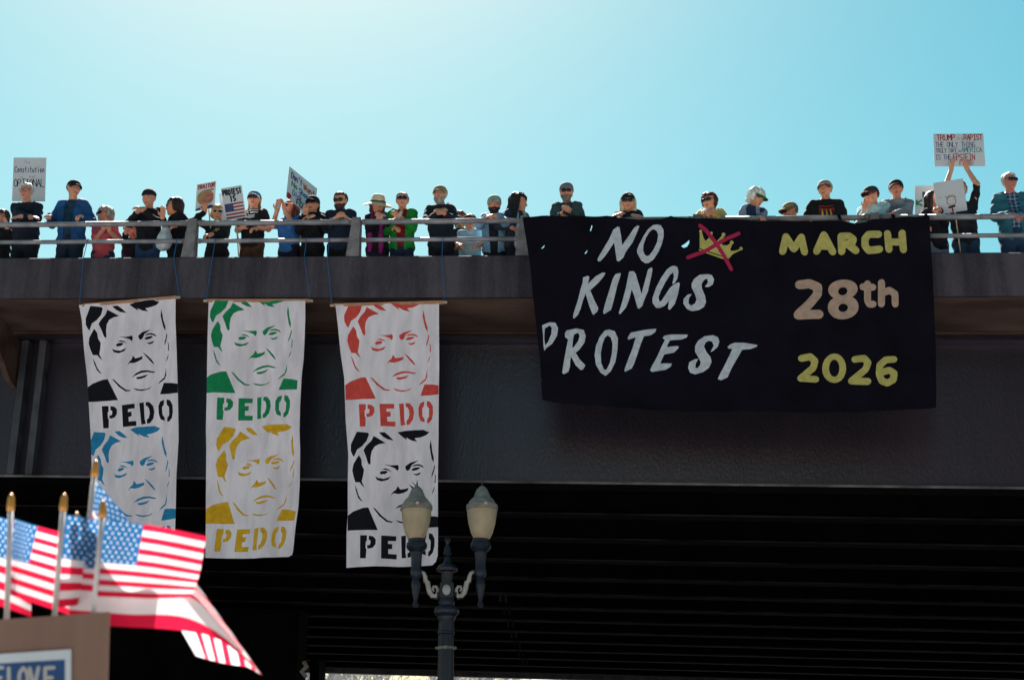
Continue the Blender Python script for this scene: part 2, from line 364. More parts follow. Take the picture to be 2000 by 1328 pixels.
# ------------------------------------------------------------------ stencil banners hung on cords
STN = {  # stencil shapes traced on the lowest right panel (set a) and the red panel (set b)
 'a': ["302,108 400,120 410,135 390,190 350,235 305,265 290,300 278,325 265,310 248,270 250,215 275,165",
  "450,148 480,165 555,212 500,220 460,240 435,280 425,330 425,385 415,400 400,380 385,330 362,270 385,235 430,190",
  "495,118 545,118 580,145 622,188 570,178 530,155",
  "652,115 720,98 880,92 895,102 930,115 900,140 850,158 800,165 825,195 770,182 725,155 735,180 700,155",
  "322,312 345,350 348,400 368,440 360,490 348,540 372,598 345,570 330,548 290,545 272,490 262,440 272,390 300,345",
  "285,565 305,610 320,660 345,700 360,715 340,708 315,680 295,620",
  "530,395 600,402 660,395 665,420 655,447 630,425 590,410", "718,405 760,375 840,355 800,380 775,395 755,435 735,445 722,430",
  "520,440 550,428 580,438 605,462 575,448 545,440", "502,468 520,453 560,450 575,462 550,478 515,482", "465,498 490,512 540,520 600,500 575,528 520,542 480,530",
  "770,410 800,392 835,388 870,402 885,425 860,412 830,402 800,405", "770,432 800,418 840,415 850,425 820,440 785,445", "785,470 820,472 858,458 845,480 815,488",
  "655,575 675,605 715,600 745,590 740,615 700,635 660,645 620,640 595,662 615,630 640,610",
  "940,180 950,230 955,280 970,340 968,380 950,345 940,290 932,240", "975,395 980,420 970,460 950,510 950,480 965,440", "978,470 988,500 985,555 976,555 980,510", "980,580 970,620 950,655 960,620",
  "220,830 270,795 360,768 405,765 440,850 485,958 218,958", "443,765 465,775 520,835 570,875 618,885 600,893 560,888 500,840"],
 'b': ["703,575 740,600 780,640 805,678 795,680 765,650 735,615", "600,790 640,755 690,735 740,732 813,750 800,758 740,748 690,755 650,770", "638,792 690,785 750,768 720,795 680,808 650,808",
  "612,885 680,900 740,895 778,872 750,900 690,913 640,905", "908,710 908,780 895,815 835,860 850,835 890,800 900,760", "885,848 950,850 1008,860 1008,940 850,948",
  "318,1022 378,1022 380,1065 370,1080 372,1130 380,1140 378,1217 328,1217", "395,1025 430,1030 455,1055 455,1095 435,1125 400,1135 385,1130 385,1105 405,1105 412,1085 410,1065 395,1060",
  "500,1022 625,1022 625,1062 560,1065 560,1090 595,1090 597,1130 565,1135 568,1175 637,1175 637,1217 510,1217",
  "665,1018 705,1012 710,1160 720,1200 680,1207", "722,1010 755,1012 785,1045 795,1095 785,1155 755,1195 730,1200 728,1165 745,1150 755,1110 750,1070 735,1045 722,1045",
  "885,995 880,1040 865,1060 868,1125 885,1150 888,1180 850,1165 835,1120 832,1050 850,1010", "905,992 935,1000 957,1040 960,1100 950,1155 925,1185 908,1188 908,1155 925,1130 925,1060 905,1035"]}
def parse(s): return [tuple(map(float, q.split(','))) for q in s.split()]
def affine(src, dst):
    A = np.array([[x, y, 1] for x, y in src]); return np.linalg.solve(A, np.array(dst))
REF = {'a': [(655, 445), (330, 1200), (975, 1085)], 'b': [(605, 468), (328, 1217), (960, 1090)]}
def smooth_poly(p, k=2):                    # one corner-cutting pass keeps the brush-cut look
    return p
def banner_sheet(name, outline_px, panels, t0, mats, parent, fold, holes=(), extra=(), grid=.045):
    to2 = lambda q: pt(q[0], q[1], t0)
    polys = []
    for anchors, m in panels:
        for key in 'ab':
            Mx = affine(REF[key], anchors)
            for sh in STN[key]:
                polys.append(([to2(np.array([x, y, 1]) @ Mx) for x, y in parse(sh)], m))
    for p, m in extra: polys.append(([to2(q) for q in p], m))
    vo, tr, tm = cdt_sheet([to2(q) for q in outline_px], polys, grid, [[to2(q) for q in h] for h in holes])
    vs = [P(v.x, t0 + fold(v.x, v.y), v.y) for v in vo]
    o = mesh_obj(name, vs, tr, mats, parent, tm, True); return o
M_CANVAS = mat('cotton_canvas', (.84, .76, .80), rough=.95, var=.11, scale=3, bump=.8, bscale=34, stretch=(2.5, 2.5, .6), spec=.1)
def paint(n, c): return mat('stencil_paint_' + n, c, rough=.8, var=.12, scale=14, bump=.2, bscale=150, spec=.15)
PK = paint('black', (.008, .008, .011)); PB = paint('blue', (.02, .23, .44)); PG = paint('green', (.01, .24, .09)); PY = paint('yellow', (.72, .40, .02)); PR = paint('red', (.66, .075, .06))
M_WOOD = mat('raw_pine', (.42, .20, .11), rough=.7, col2=(.55, .30, .19), scale=12, stretch=(1, 1, 6), bump=.2)
M_CORD = mat('blue_cord', (.02, .12, .30), rough=.7, var=.2, scale=40)
M_TAN = mat('rod_end_wood', (.55, .42, .3), rough=.6)
def stencil_banner(label, rod, outline, panels, mats, cords, seed):
    (x0, y0), (x1, y1) = rod; t0 = -.055
    root = empty('stencil_banner', loc=Vector(hit(outline[0][0], 1095, t0)))
    tag(root, label, 'banner', 'stencilled canvas banners on cords')
    off = root.location.copy()
    rr = random.Random(seed); ph = [rr.uniform(0, 6) for _ in range(4)]
    zt = pt(*outline[0], t0)[1]
    def fold(s, z):
        d = max(0., min(1., (zt - z) / 2.5)); return -.004 - (.016 + .034 * d) * (1 + math.sin(s * 7.5 + ph[0] + .6 * d)) * .5 - .011 * (1 + math.sin(s * 17 + ph[1] + .5 * math.sin(z * 3 + ph[3]))) * .5 - .006 * (1 + math.sin(s * 31 + z * 6 + ph[2])) * .5 - .012 * d * (1 + math.sin(z * 2.2 + ph[2]))
    o = banner_sheet('canvas', outline, panels, t0, mats, None, fold); o.parent = root; o.matrix_parent_inverse = Matrix.Translation(-off)
    a = Vector(hit(x0, y0, t0)); c = Vector(hit(x1, y1, t0)); d = (c - a).normalized()
    rd = MB(); q = .022; n = Vector(VH); u = d.cross(n).normalized()
    def bar(mb, A, B, h):
        mb.hexa([A - n * h + u * h, B - n * h + u * h, B + n * h + u * h, A + n * h + u * h, A - n * h - u * h, B - n * h - u * h, B + n * h - u * h, A + n * h - u * h])
    bar(rd, a + d * .05, c - d * .05, q); o = rd.build('hanging_rod', M_WOOD, root); o.matrix_parent_inverse = Matrix.Translation(-off)
    for A, B in ((a, a + d * .05), (c - d * .05, c)):
        e = MB(); bar(e, A, B, .014); o = e.build('rod_end', M_TAN, root); o.matrix_parent_inverse = Matrix.Translation(-off)
    for (px, py), (rx, ry) in cords:
        s, z = pt(px, py, .05); top = P(s, .05, -.207); bot = Vector(hit(rx, ry, t0 - .01))
        mid = P(s, -.012, ZT - .02)
        cb = MB(); cb.tube([P(s, .125, -.21), P(s, .112, -.172), P(s, .07, -.172), P(s, .052, -.205), P(s, .05, -.25), mid, bot], .0055, 6)
        o = cb.build('cord', M_CORD, root, True); o.matrix_parent_inverse = Matrix.Translation(-off)
    return root
stencil_banner('canvas banner with black stencil face over blue face, farthest left of three', ((155, 598), (352, 581)),
  [(155.5, 597), (344, 583), (343.4, 628), (345.7, 695), (348, 763), (350, 842), (350.3, 862), (347, 925), (347, 999), (346, 1040), (345, 1094), (300, 1098), (240, 1097), (190, 1098), (186, 1000), (181, 920), (178.5, 852), (173, 741), (167, 686), (161.6, 628)],
  [([(259.2, 667.3), (202.7, 837.3), (338.2, 801.6)], 1), ([(263.2, 912.7), (209, 1082), (340, 1048)], 2)], [M_CANVAS, PK, PB], [((170, 472), (155, 597)), ((345, 472), (350, 581))], 1)
stencil_banner('canvas banner with green stencil face over yellow face, middle of three', ((398, 588), (611, 588)),
  [(408, 589), (597, 589), (597, 620), (594, 700), (590, 740), (587, 800), (586, 840), (587, 880), (586, 940), (583, 990), (578, 1030), (574, 1075), (572, 1084), (565, 1088), (500, 1092), (440, 1091), (405, 1091), (405, 1000), (406, 880), (405, 840), (406, 760), (407, 640)],
  [([(499.8, 656.7), (425.9, 821.7), (568, 795)], 1), ([(506.6, 909), (420.7, 1077.8), (559.7, 1050.7)], 2)], [M_CANVAS, PG, PY], [((420, 472), (402, 588)), ((598, 472), (606, 588))], 2)
stencil_banner('canvas banner with red stencil face over black face, behind the street lamp', ((645, 597), (873, 591)),
  [(656, 597), (858, 592), (858, 628), (858.5, 718), (858, 853), (857, 933), (857, 1046), (856.5, 1086), (853, 1098), (846, 1105), (790, 1107), (730, 1107), (677, 1109), (677, 1046), (680, 1000), (680, 946), (681, 888), (676, 824), (675, 800), (673, 740), (666, 690), (661, 640)],
  [([(766.6, 665.7), (704.1, 834.8), (846.8, 806.2)], 1), ([(777.9, 920.5), (704.5, 1091), (850.2, 1065)], 2)], [M_CANVAS, PR, PK], [((643, 472), (648, 596)), ((865, 472), (868, 592))], 3)

# ------------------------------------------------------------------ the large dark banner
M_NAVY = mat('navy_bedsheet', (.0055, .0046, .0095), rough=.9, var=.25, scale=2, bump=.3, bscale=60, spec=.1)
PW = paint('white', (.54, .57, .61)); PYL = paint('lemon', (.50, .44, .13)); PT = paint('tan', (.46, .32, .24)); PM = paint('magenta', (.42, .02, .075))
z1 = lambda s: [(1000 + x / 3.162, 400 + y / 3.162) for x, y in parse(s)]
BIGW = ["529,352 535,361 548,358 575,325 632,245 640,300 648,352 660,358 690,335 700,310 745,245 770,185 787,142 775,138 755,152 715,215 682,265 675,210 665,152 652,150 628,165 600,225 560,290 532,340",
 "895,128 920,133 936,160 937,200 925,250 905,300 875,345 845,365 825,368 798,350 775,310 772,290 785,255 810,205 840,160 870,135",
 "!880,160 895,170 903,195 895,240 875,285 850,318 835,325 820,315 810,290 812,255 828,210 850,175 868,160",
 "440,460 470,450 480,460 470,500 520,455 560,430 578,430 570,450 540,490 485,540 510,600 535,650 530,670 505,693 497,685 480,640 462,580 455,560 440,600 425,655 410,690 385,712 378,705 382,680 405,610 425,530 438,490",
 "640,435 670,428 672,440 650,510 630,590 612,655 570,684 563,675 575,620 600,540 625,460",
 "725,420 752,418 765,435 790,520 800,560 815,500 840,405 860,392 868,400 862,440 840,540 815,600 805,630 785,647 775,640 755,570 740,530 725,590 705,640 668,685 660,675 680,610 705,520 720,440",
 "1000,385 1020,392 1028,420 1022,460 1005,490 990,495 1000,450 995,425 975,440 945,490 920,540 905,580 912,610 925,600 950,560 975,520 1000,497 1030,485 1036,495 1025,560 1005,620 975,655 963,648 970,600 945,630 915,645 890,645 868,615 868,585 890,520 920,460 955,410 980,390",
 "1210,438 1235,445 1247,470 1240,500 1215,515 1190,515 1210,490 1205,465 1185,475 1170,500 1172,525 1192,570 1198,610 1185,640 1155,660 1110,668 1080,655 1057,620 1060,590 1085,565 1110,562 1092,590 1090,620 1105,635 1130,620 1140,595 1130,565 1110,525 1108,500 1125,470 1160,445",
 "188,752 235,735 270,738 287,770 280,820 250,870 215,895 203,912 197,880 195,820", "!205,775 235,755 248,770 245,810 225,860 208,880 202,840",
 "340,782 400,772 445,785 457,820 450,860 420,905 395,925 420,965 455,1000 440,1025 425,1028 395,1000 368,950 362,970 360,1010 350,1040 322,1055 312,1045 318,1000 335,910 348,840 330,825 328,800", "!385,810 410,800 420,820 412,850 385,890 375,895 378,850",
 "600,780 635,790 655,830 652,900 640,980 610,1040 580,1067 550,1050 520,1000 512,940 520,880 545,820 575,785", "!592,815 612,830 622,870 618,930 605,990 585,1030 570,1030 553,990 550,930 560,870 575,830",
 "735,795 800,785 892,773 885,795 855,815 815,822 795,870 775,930 755,990 740,1020 700,1040 694,1030 715,970 745,890 765,825 718,838 715,825",
 "940,815 975,808 1085,808 1080,825 1045,840 975,845 955,885 1025,880 1030,890 1000,920 940,930 915,985 988,985 980,1005 950,1025 865,1038 853,1028 865,1000 895,945 925,880 945,840 930,830",
 "1240,815 1270,825 1280,850 1270,885 1245,910 1225,920 1245,880 1235,855 1215,850 1195,860 1185,885 1200,920 1225,950 1232,980 1215,1015 1180,1040 1130,1052 1100,1040 1087,1010 1095,975 1130,960 1150,960 1135,985 1132,1010 1145,1015 1160,1000 1165,980 1150,950 1130,915 1130,880 1150,845 1190,820",
 "1345,870 1375,860 1430,862 1515,875 1510,885 1470,900 1420,905 1390,960 1355,1020 1330,1075 1290,1090 1270,1082 1285,1050 1320,985 1360,900 1335,895 1330,885"]
ex = []
for sh in BIGW:
    hole = sh[0] == '!'; ex.append((z1(sh.lstrip('!')), 0 if hole else 1))
z2 = lambda s: [(1460 + x / 3.161, 400 + y / 3.161) for x, y in parse(s)]
def strokes(lst, w, m):
    for st in lst:
        for p in ribbon(z2(st), w / 3.161): ex.append(([tuple(v) for v in p], m))
strokes(["215,300 235,210 283,285 330,212 350,300", "425,295 470,195 525,295", "447,262 505,262", "580,295 575,205 625,205 650,225 640,250 590,258", "620,258 665,295", "805,195 745,192 722,220 722,265 745,292 810,288", "860,190 868,290", "950,188 958,288", "865,243 955,240"], 45, 2)
strokes(["318,502 380,492 432,515 430,560 380,620 310,685 440,685"], 55, 3)
strokes(["737,500 737,600 750,622 772,622", "708,520 770,520", "823,490 823,622", "823,560 870,540 905,560 908,622"], 43, 3)
strokes(["330,955 385,945 415,970 405,1010 325,1080 420,1082", "660,960 715,955 740,985 725,1025 640,1090 740,1098", "900,962 850,965 812,1000 808,1055 825,1095 860,1108 895,1090 900,1050 870,1030 815,1045"], 42, 2)
zz = lambda p: [(1460 + x / 3.161, 400 + y / 3.161) for x, y in p]
for cx, cy, rx, ry, ix, iy, m in ((586, 532, 90, 62, 28, 24, 3), (588, 640, 95, 76, 28, 27, 3), (533, 1016, 74, 90, 32, 50, 2)):
    ex.append((zz(ell(cx, cy, rx, ry)), m))
for cx, cy, ix, iy in ((586, 540, 28, 24), (588, 643, 29, 26), (533, 1016, 32, 52)): ex.append((zz(ell(cx, cy, ix, iy)), 0))
z5 = lambda s: [(1320 + x / 5.555, 340 + y / 5.555) for x, y in parse(s)]
ex.append((z5("258,650 280,650 300,715 322,745 350,722 375,680 392,680 415,745 440,755 500,690 525,690 495,765 500,790 550,795 590,770 612,775 590,830 595,850 640,845 695,830 702,842 620,880 575,932 500,905 400,868 258,822"), 2))
ex.append((z5("250,832 400,880 570,940 562,952 500,935 380,890 250,845"), 2))
for cx, cy, r in ((268, 643, 16), (384, 667, 15), (515, 677, 21), (605, 760, 21), (705, 825, 19)): ex.append(([(1320 + x / 5.555, 340 + y / 5.555) for x, y in ell(cx, cy, r, r, 10)], 2))
for st in ("262,582 330,640 440,780 520,900 600,1050", "680,662 560,715 440,785 300,860 130,930"):
    for p in ribbon(z5(st), 7.4): ex.append(([tuple(v) for v in p], 4))
OUT = [(1022, 430), (1060, 426), (1130, 424.5), (1185, 425), (1205, 429), (1250, 433.5), (1290, 430), (1310, 425), (1325, 429), (1380, 431), (1450, 432), (1500, 434), (1560, 437), (1625, 437), (1645, 434), (1668, 438), (1690, 436), (1702, 432), (1745, 431), (1790, 427), (1814, 422),
       (1817, 470), (1822, 560), (1826, 680), (1826, 800), (1700, 806), (1560, 808), (1400, 806), (1290, 803), (1180, 797), (1110, 792), (1060, 784), (1055, 700), (1046, 620), (1036, 520)]
HOL = [z1("492,136 497,140 495,155 488,175 483,172 489,155"), z1("203,255 200,268 190,279 182,279 192,270"), z1("467,290 464,302 456,312 450,309 460,298"), z1("1095,232 1093,252 1080,272 1060,278 1045,266 1070,252"), [(1057, 744), (1059.5, 743), (1060, 746), (1057.5, 747)]]
big = empty('protest_banner', loc=Vector(hit(1060, 800, -.05))); tag(big, 'huge dark navy cloth banner with painted white and yellow lettering and crossed-out crown', 'banner')
def bfold(s, z):
    d = max(0., -z / 2.4)
    e = math.exp(-max(0, s - pt(1040, 600, 0)[0]) * 6)
    return -.012 - .02 * d * (1 + math.sin(s * 3.1 + .8 * z)) - .012 * (1 + math.sin(s * 9.0 + z * 1.3)) * .5 - .05 * e * (1 + math.sin(z * 4)) * .5 * d - .008 * (1 + math.sin(z * 11 + s * 4)) - .02 * (1 + math.sin(s * 5.3 - z * 2.1)) * math.exp(-max(0, -z) * 1.2) - .010 * (1 + math.sin(s * 15 + 3 * math.sin(z * 2.)))
o = banner_sheet('cloth', OUT, [], -.05, [M_NAVY, PW, PYL, PT, PM], None, bfold, HOL, ex, .06); o.parent = big; o.matrix_parent_inverse = Matrix.Translation(-big.location)
for x in (1030, 1120, 1310, 1640, 1745, 1810):        # loops of cloth tying it to the rail
    s, z = pt(x, 432, .03); b = MB()
    zr = .058
    pts = [P(s, -.065, -.04)] + [P(s, .085 - .046 * math.cos(a), zr + .046 * math.sin(a)) for a in np.linspace(0, math.pi, 8)] + [P(s, .13, -.05)]
    w = Vector(UH) * .022
    v = [p - w for p in pts] + [p + w for p in pts]; n = len(pts)
    b.add(v, [(i, i + 1, n + i + 1, n + i) for i in range(n - 1)])
    o = b.build('tie', M_NAVY, big, True); o.matrix_parent_inverse = Matrix.Translation(-big.location)

# ------------------------------------------------------------------ street lamp with two globes
M_IRON = mat('blue_black_cast_iron', (.006, .011, .024), rough=.5, var=.3, scale=8, bump=.15, bscale=50, spec=.5)
M_IRON2 = mat('cream_scroll_paint', (.42, .39, .36), rough=.6, var=.12)
M_CAPM = mat('cast_metal_cap', (.21, .195, .165), rough=.55, var=.25, scale=10, bump=.15)
M_GLOBE = mat('frosted_lamp_glass', (.50, .40, .26), rough=.35, col2=(.60, .49, .33), scale=6, bump=.3, bscale=90, transl=.25)
DL = 16.0
lb = at(872, 1200, DL); lamp = empty('street_lamp', loc=(lb.x, lb.y, .13)); tag(lamp, 'ornate blue-black street lamp with two cream acorn globes', 'street lamp')
ppm = FPX / DL
def zpx(y): return at(872, y, DL).z * 1.0 - .13     # height over the base (small depth change along a vertical ignored)
def zl(y):
    # solve height on the vertical through lb
    d = ray(872, y); k = lb.y / d[1]; return float(CAM[2] + d[2] * k) - .13
def lp(name, prof_px, m, x=872, n=28, smooth='auto', par=None):
    dx = (x - 872) / ppm
    b = MB(); b.lathe([(r / ppm, zl(y)) for r, y in prof_px], n, 0, (dx, 0, 0)); return b.build(name, m, par or lamp, smooth)
lp('finial', [(0, 1049), (5, 1051), (6.5, 1055), (4, 1059), (3, 1063), (6, 1070), (8, 1082), (4, 1086), (6, 1089), (6, 1094), (7, 1097)][::-1], M_IRON)
lp('crown_cap', [(7, 1097), (9, 1100), (16, 1104), (21, 1110), (20, 1115), (12, 1117)][::-1], M_IRON)
lp('neck', [(12, 1117), (11, 1120), (11, 1139)][::-1], M_IRON)
b = MB(); h = 13 / ppm; b.box((-h, -h, zl(1168)), (h, h, zl(1139))); b.build('hub', M_IRON, lamp)
b = MB(); b.lathe([(8 / ppm, 0), (8 / ppm, .012), (0, .02)], 20)
o = b.build('medallion', M_IRON2, lamp, True, Matrix.Translation((0, -h, zl(1153.5))) @ Matrix.Rotation(math.pi / 2, 4, 'X') @ Matrix.Diagonal((1, 1.3, 1, 1)))
lp('collar', [(14, 1168), (16, 1176), (14, 1182), (22, 1186), (25, 1192), (24, 1198), (18, 1204), (17, 1209), (15, 1213)][::-1], M_IRON)
lp('upper_shaft', [(15, 1213), (15.5, 1232), (17, 1234), (17, 1237), (15, 1239)][::-1], M_IRON)
b = MB(); n = 28; prof = [(15, 1239), (15.5, 1262)]; vs = []; fs = []
for r, y in prof:
    for k in range(56):
        a = 2 * math.pi * k / 56; q = r / ppm * (1 if k % 4 < 2 else .9); vs.append((q * math.cos(a), q * math.sin(a), zl(y)))
b.add(vs, [(k + 56, (k + 1) % 56 + 56, (k + 1) % 56, k) for k in range(56)]); b.build('fluted_shaft', M_IRON, lamp)
b = MB(); b.lathe([(15.5 / ppm, zl(1268)), (17.5 / ppm, zl(1267.5)), (17.5 / ppm, zl(1263)), (15.5 / ppm, zl(1262))], 28); b.build('steel_band', M_CAPM, lamp, True)
for dx, w in ((-18, 3), (18, 3), (0, 4)):
    b = MB(); b.ball((dx / ppm, -.098 if dx == 0 else -.02, zl(1265)), w / ppm, 10); b.build('band_bolt', M_CAPM, lamp, True)
lp('shaft', [(15.5, 1268), (16, 1330), (17, 1420), (19, 1520), (26, 1535), (24, 1560), (30, 1640)][::-1], M_IRON)
zb0 = zl(1640); b = MB(); b.lathe([(.30, 0), (.30, .12), (.26, .16), (.24, .5), (.27, .55), (.2, .62), (30 / ppm, zb0 + .01)] if zb0 > .62 else [(.30, 0), (.3, .1), (.2, .2)], 24); b.build('base', M_IRON, lamp, True)
for sd, gx in ((-1, 809), (1, 940)):
    dy = 0 if sd > 0 else 3
    st = lp('globe_pendant', [(0, 1187), (4, 1186), (6.5, 1181), (5, 1177), (3.5, 1172), (6, 1160), (8, 1148), (9.5, 1142), (8, 1134), (6, 1130), (9, 1126), (11.5, 1121), (11.5, 1113), (10, 1109), (10.5, 1092), (12, 1078), (18, 1073), (21, 1068), (20, 1061), (17, 1058), (17, 1053), (14, 1051)], M_IRON, gx + (2 if sd < 0 else -2))
    g = lp('globe', [(14, 1054), (17, 1050), (22, 1040), (27, 1022), (29.5, 1005), (30, 992), (29, 988)], M_GLOBE, gx)
    c = lp('globe_cap', [(29, 997), (31, 996), (31, 986), (27, 984), (26, 980), (21, 974), (18, 972), (15, 965), (11, 956), (6, 951), (3, 949), (0, 948)], M_CAPM, gx)
    # ribbed band of the cap
    b = MB(); dx = (gx - 872) / ppm; vs = []; N = 72
    for y in (996, 987):
        for k in range(N):
            a = 2 * math.pi * k / N; q = (31.8 if k % 2 else 30.6) / ppm; vs.append((dx + q * math.cos(a), q * math.sin(a), zl(y)))
    b.add(vs, [(k, (k + 1) % N, (k + 1) % N + N, k + N) for k in range(N)]); b.build('ribbed_band', M_CAPM, c)
    b = MB(); b.ball((dx + (4 if sd < 0 else 8) / ppm, -.178, zl(988)), 3.6 / ppm, 10); b.build('cap_latch', M_TAN, c, True)
    b = MB(); zf = zl(949); b.tube([(dx, 0, zf - .01), (dx, 0, zf + .07)], [.012, .003], 6); b.ball((dx, 0, zf + .028), .012, 8)
    if sd < 0: b.tube([(dx - .01, 0, zf), (dx - .06, 0, zf + .05)], [.008, .003], 6)
    b.build('spike', M_IRON, c, True)
    # scroll arm
    pts = []
    def sp(x, y): return ((x - 872) / ppm, 0, zl(y))
    base = [(820, 1116), (826, 1119), (829, 1126), (830, 1134), (834, 1137), (836, 1147), (839, 1157), (844, 1163), (850, 1164), (854, 1159), (855, 1151), (851, 1145), (846, 1145), (844, 1150), (847, 1154)]
    if sd > 0: base = [(872 * 2 + 1 - x, y) for x, y in base]
    b = MB(); b.tube([sp(*q) for q in base], [.020, .022, .024, .026, .03, .03, .029, .028, .026, .023, .02, .018, .016, .014, .012], 8)
    b.v = [Vector((v.x, v.y * .8, v.z)) for v in b.v]
    arm = b.build('scroll_arm', M_IRON2, lamp, True)
    b = MB(); bk = [(x, y + 1.5) for x, y in base]; b.tube([((x - 872) / ppm, .018, zl(y)) for x, y in bk[:10]], .030, 8); b.build('scroll_back', M_IRON, arm, True)
    # link from scroll to hub and to the pendant
    b = MB(); b.tube([sp(853 if sd < 0 else 892, 1160), sp(862 if sd < 0 else 883, 1158)], .025, 8); b.build('arm_joint', M_IRON, lamp, True)

# ------------------------------------------------------------------ stick flags and cardboard sign in the foreground
def atY(px, py, Y):
    d = ray(px, py); return Vector(CAM + d * (Y / d[1]))
FW = mat('flag_white', (.70, .70, .70), rough=.7, var=.03, scale=30, bump=.1, bscale=400, transl=.45, spec=.15)
FR = mat('flag_red', (.62, .012, .05), rough=.7, var=.05, scale=30, bump=.1, bscale=400, transl=.45, spec=.15)
FB = mat('flag_blue', (.008, .12, .30), rough=.7, var=.05, scale=30, bump=.1, bscale=400, transl=.45, spec=.15)
M_STICK = mat('white_stick', (.55, .53, .52), rough=.5, var=.1)
M_GOLD = mat('gold_tip', (.50, .24, .05), rough=.3, var=.15, metal=.3)
def star(cx, cy, r): return [(cx + (r if k % 2 == 0 else r * .45) * math.sin(k * math.pi / 5), cy - (r if k % 2 == 0 else r * .45) * math.cos(k * math.pi / 5)) for k in range(10)]
fp = []
for i in range(0, 13, 2): fp.append(([(0, i / 13), (1.5, i / 13), (1.5, (i + 1) / 13), (0, (i + 1) / 13)], 1))
fp.append(([(0, 0), (.6, 0), (.6, 7 / 13), (0, 7 / 13)], 2))
for r in range(9):
    n = 6 if r % 2 == 0 else 5
    for c in range(n): fp.append((star(.05 + (c + (.5 if n == 5 else 0)) * .1, .033 + r * .0595, .024), 0))
FLAG = cdt_sheet([(0, 0), (1.5, 0), (1.5, 1), (0, 1)], fp, .055)
def net_eval(us, vs, net, u, v):
    def idx(a, x):
        for i in range(len(a) - 2):
            if x <= a[i + 1]: return i
        return len(a) - 2
    # Catmull-Rom along both directions
    def cr(ax, pts, x):
        i = idx(ax, x); t = (x - ax[i]) / (ax[i + 1] - ax[i])
        p1 = np.array(pts[i]); p2 = np.array(pts[i + 1]); h = ax[i + 1] - ax[i]
        m1 = (p2 - np.array(pts[i - 1])) / (ax[i + 1] - ax[i - 1]) * h if i > 0 else p2 - p1
        m2 = (np.array(pts[i + 2]) - p1) / (ax[i + 2] - ax[i]) * h if i + 2 < len(pts) else p2 - p1
        return (2 * t**3 - 3 * t**2 + 1) * p1 + (t**3 - 2 * t**2 + t) * m1 + (-2 * t**3 + 3 * t**2) * p2 + (t**3 - t**2) * m2
    rows = [cr(us, row, u) for row in net]
    return cr(vs, rows, v)
def stick_flag(label, tip, foot, Ys, us, vs, net, flap=None):
    a = atY(*tip, Ys); c = atY(*foot, Ys)
    root = empty('stick_flag', loc=c); tag(root, label, 'flag', 'small stick flags on the cardboard sign')
    d = (a - c); L = d.length; d.normalize(); inv = Matrix.Translation(-c)
    b = MB(); b.tube([c, a - d * .028], .0052, 10); o = b.build('stick', M_STICK, root, True); o.matrix_parent_inverse = inv
    b = MB(); b.tube([a - d * .036, a - d * .034, a - d * .026, a - d * .008, a], [.0054, .0072, .0078, .0062, .0015], 10); o = b.build('tip', M_GOLD, root, True); o.matrix_parent_inverse = inv
    vo, tr, tm = FLAG; vv = []
    for q in vo:
        u = q.x / 1.5; v = q.y; px, py, Y = net_eval(us, vs, net, u, v)
        vv.append(atY(px, py, Y + .004 * math.sin(u * 11 + 3 * v) * u))
    o = mesh_obj('cloth', vv, tr, [FW, FR, FB], root, tm, True); o.matrix_parent_inverse = inv
    if flap:
        te, be, n = flap; vo2, tr2, tm2 = cdt_sheet([(0, 0), (1, 0), (1, 1), (0, 1)], [([(i / n, 0), ((i + .42) / n, 0), ((i + .42) / n, 1), (i / n, 1)], 1) for i in range(1, n)], .08)
        vv = []; ks = np.linspace(0, 1, len(te))
        for q in vo2:
            p = [np.interp(q.x, ks, [e[c] for e in te]) * (1 - q.y) + np.interp(q.x, ks, [e[c] for e in be]) * q.y for c in (0, 1)]
            vv.append(atY(p[0], p[1], YF - .005 - .02 * q.x + .03 * q.y))
        o = mesh_obj('folded_corner', vv, tr2, [FW, FR], root, tm2, True); o.matrix_parent_inverse = inv
    return root
YF = 2.72
U3 = [0, .4, 1]; U4 = [0, .3, .6, 1]; V2 = [0, .5, 1]
stick_flag('small striped flag on leftmost full stick, its canton right of the stick', (22, 963), (12, 1235), YF + .05, U3, V2,
  [[(27, 1012, YF + .05), (74, 1027, YF + .08), (215, 1064, YF + .12)], [(22, 1086, YF + .05), (58, 1096, YF + .09), (200, 1138, YF + .13)], [(18, 1160, YF + .05), (50, 1172, YF + .08), (190, 1218, YF + .12)]])
stick_flag('small striped flag cut off by the left picture edge', (-62, 968), (-72, 1240), YF + .09, U3, V2,
  [[(-60, 1000, YF + .09), (16, 1014, YF + .11), (48, 1040, YF + .14)], [(-64, 1075, YF + .09), (14, 1086, YF + .12), (60, 1130, YF + .16)], [(-68, 1160, YF + .09), (5, 1185, YF + .1), (61, 1204, YF + .13)]])
stick_flag('small striped flag on the second stick, starry canton facing the camera', (126, 963), (104, 1235), YF + .02, U3, V2,
  [[(130, 1005, YF + .02), (205, 1017, YF + .05), (325, 1045, YF + .09)], [(121, 1083, YF + .02), (196, 1093, YF + .06), (315, 1118, YF + .10)], [(112, 1186, YF + .02), (185, 1180, YF + .05), (300, 1195, YF + .09)]])
stick_flag('small striped flag on the third stick, spread wide towards the right', (202, 976), (180, 1235), YF - .02, U4, V2,
  [[(204, 1016, YF - .02), (262, 1021, YF - .035), (320, 1030, YF - .02), (403, 1047, YF - .03)], [(194, 1092, YF - .02), (249, 1097, YF - .04), (306, 1104, YF - .015), (390, 1118, YF - .03)], [(186, 1164, YF - .02), (242, 1166, YF - .04), (298, 1168, YF - .02), (374, 1166, YF - .03)]])
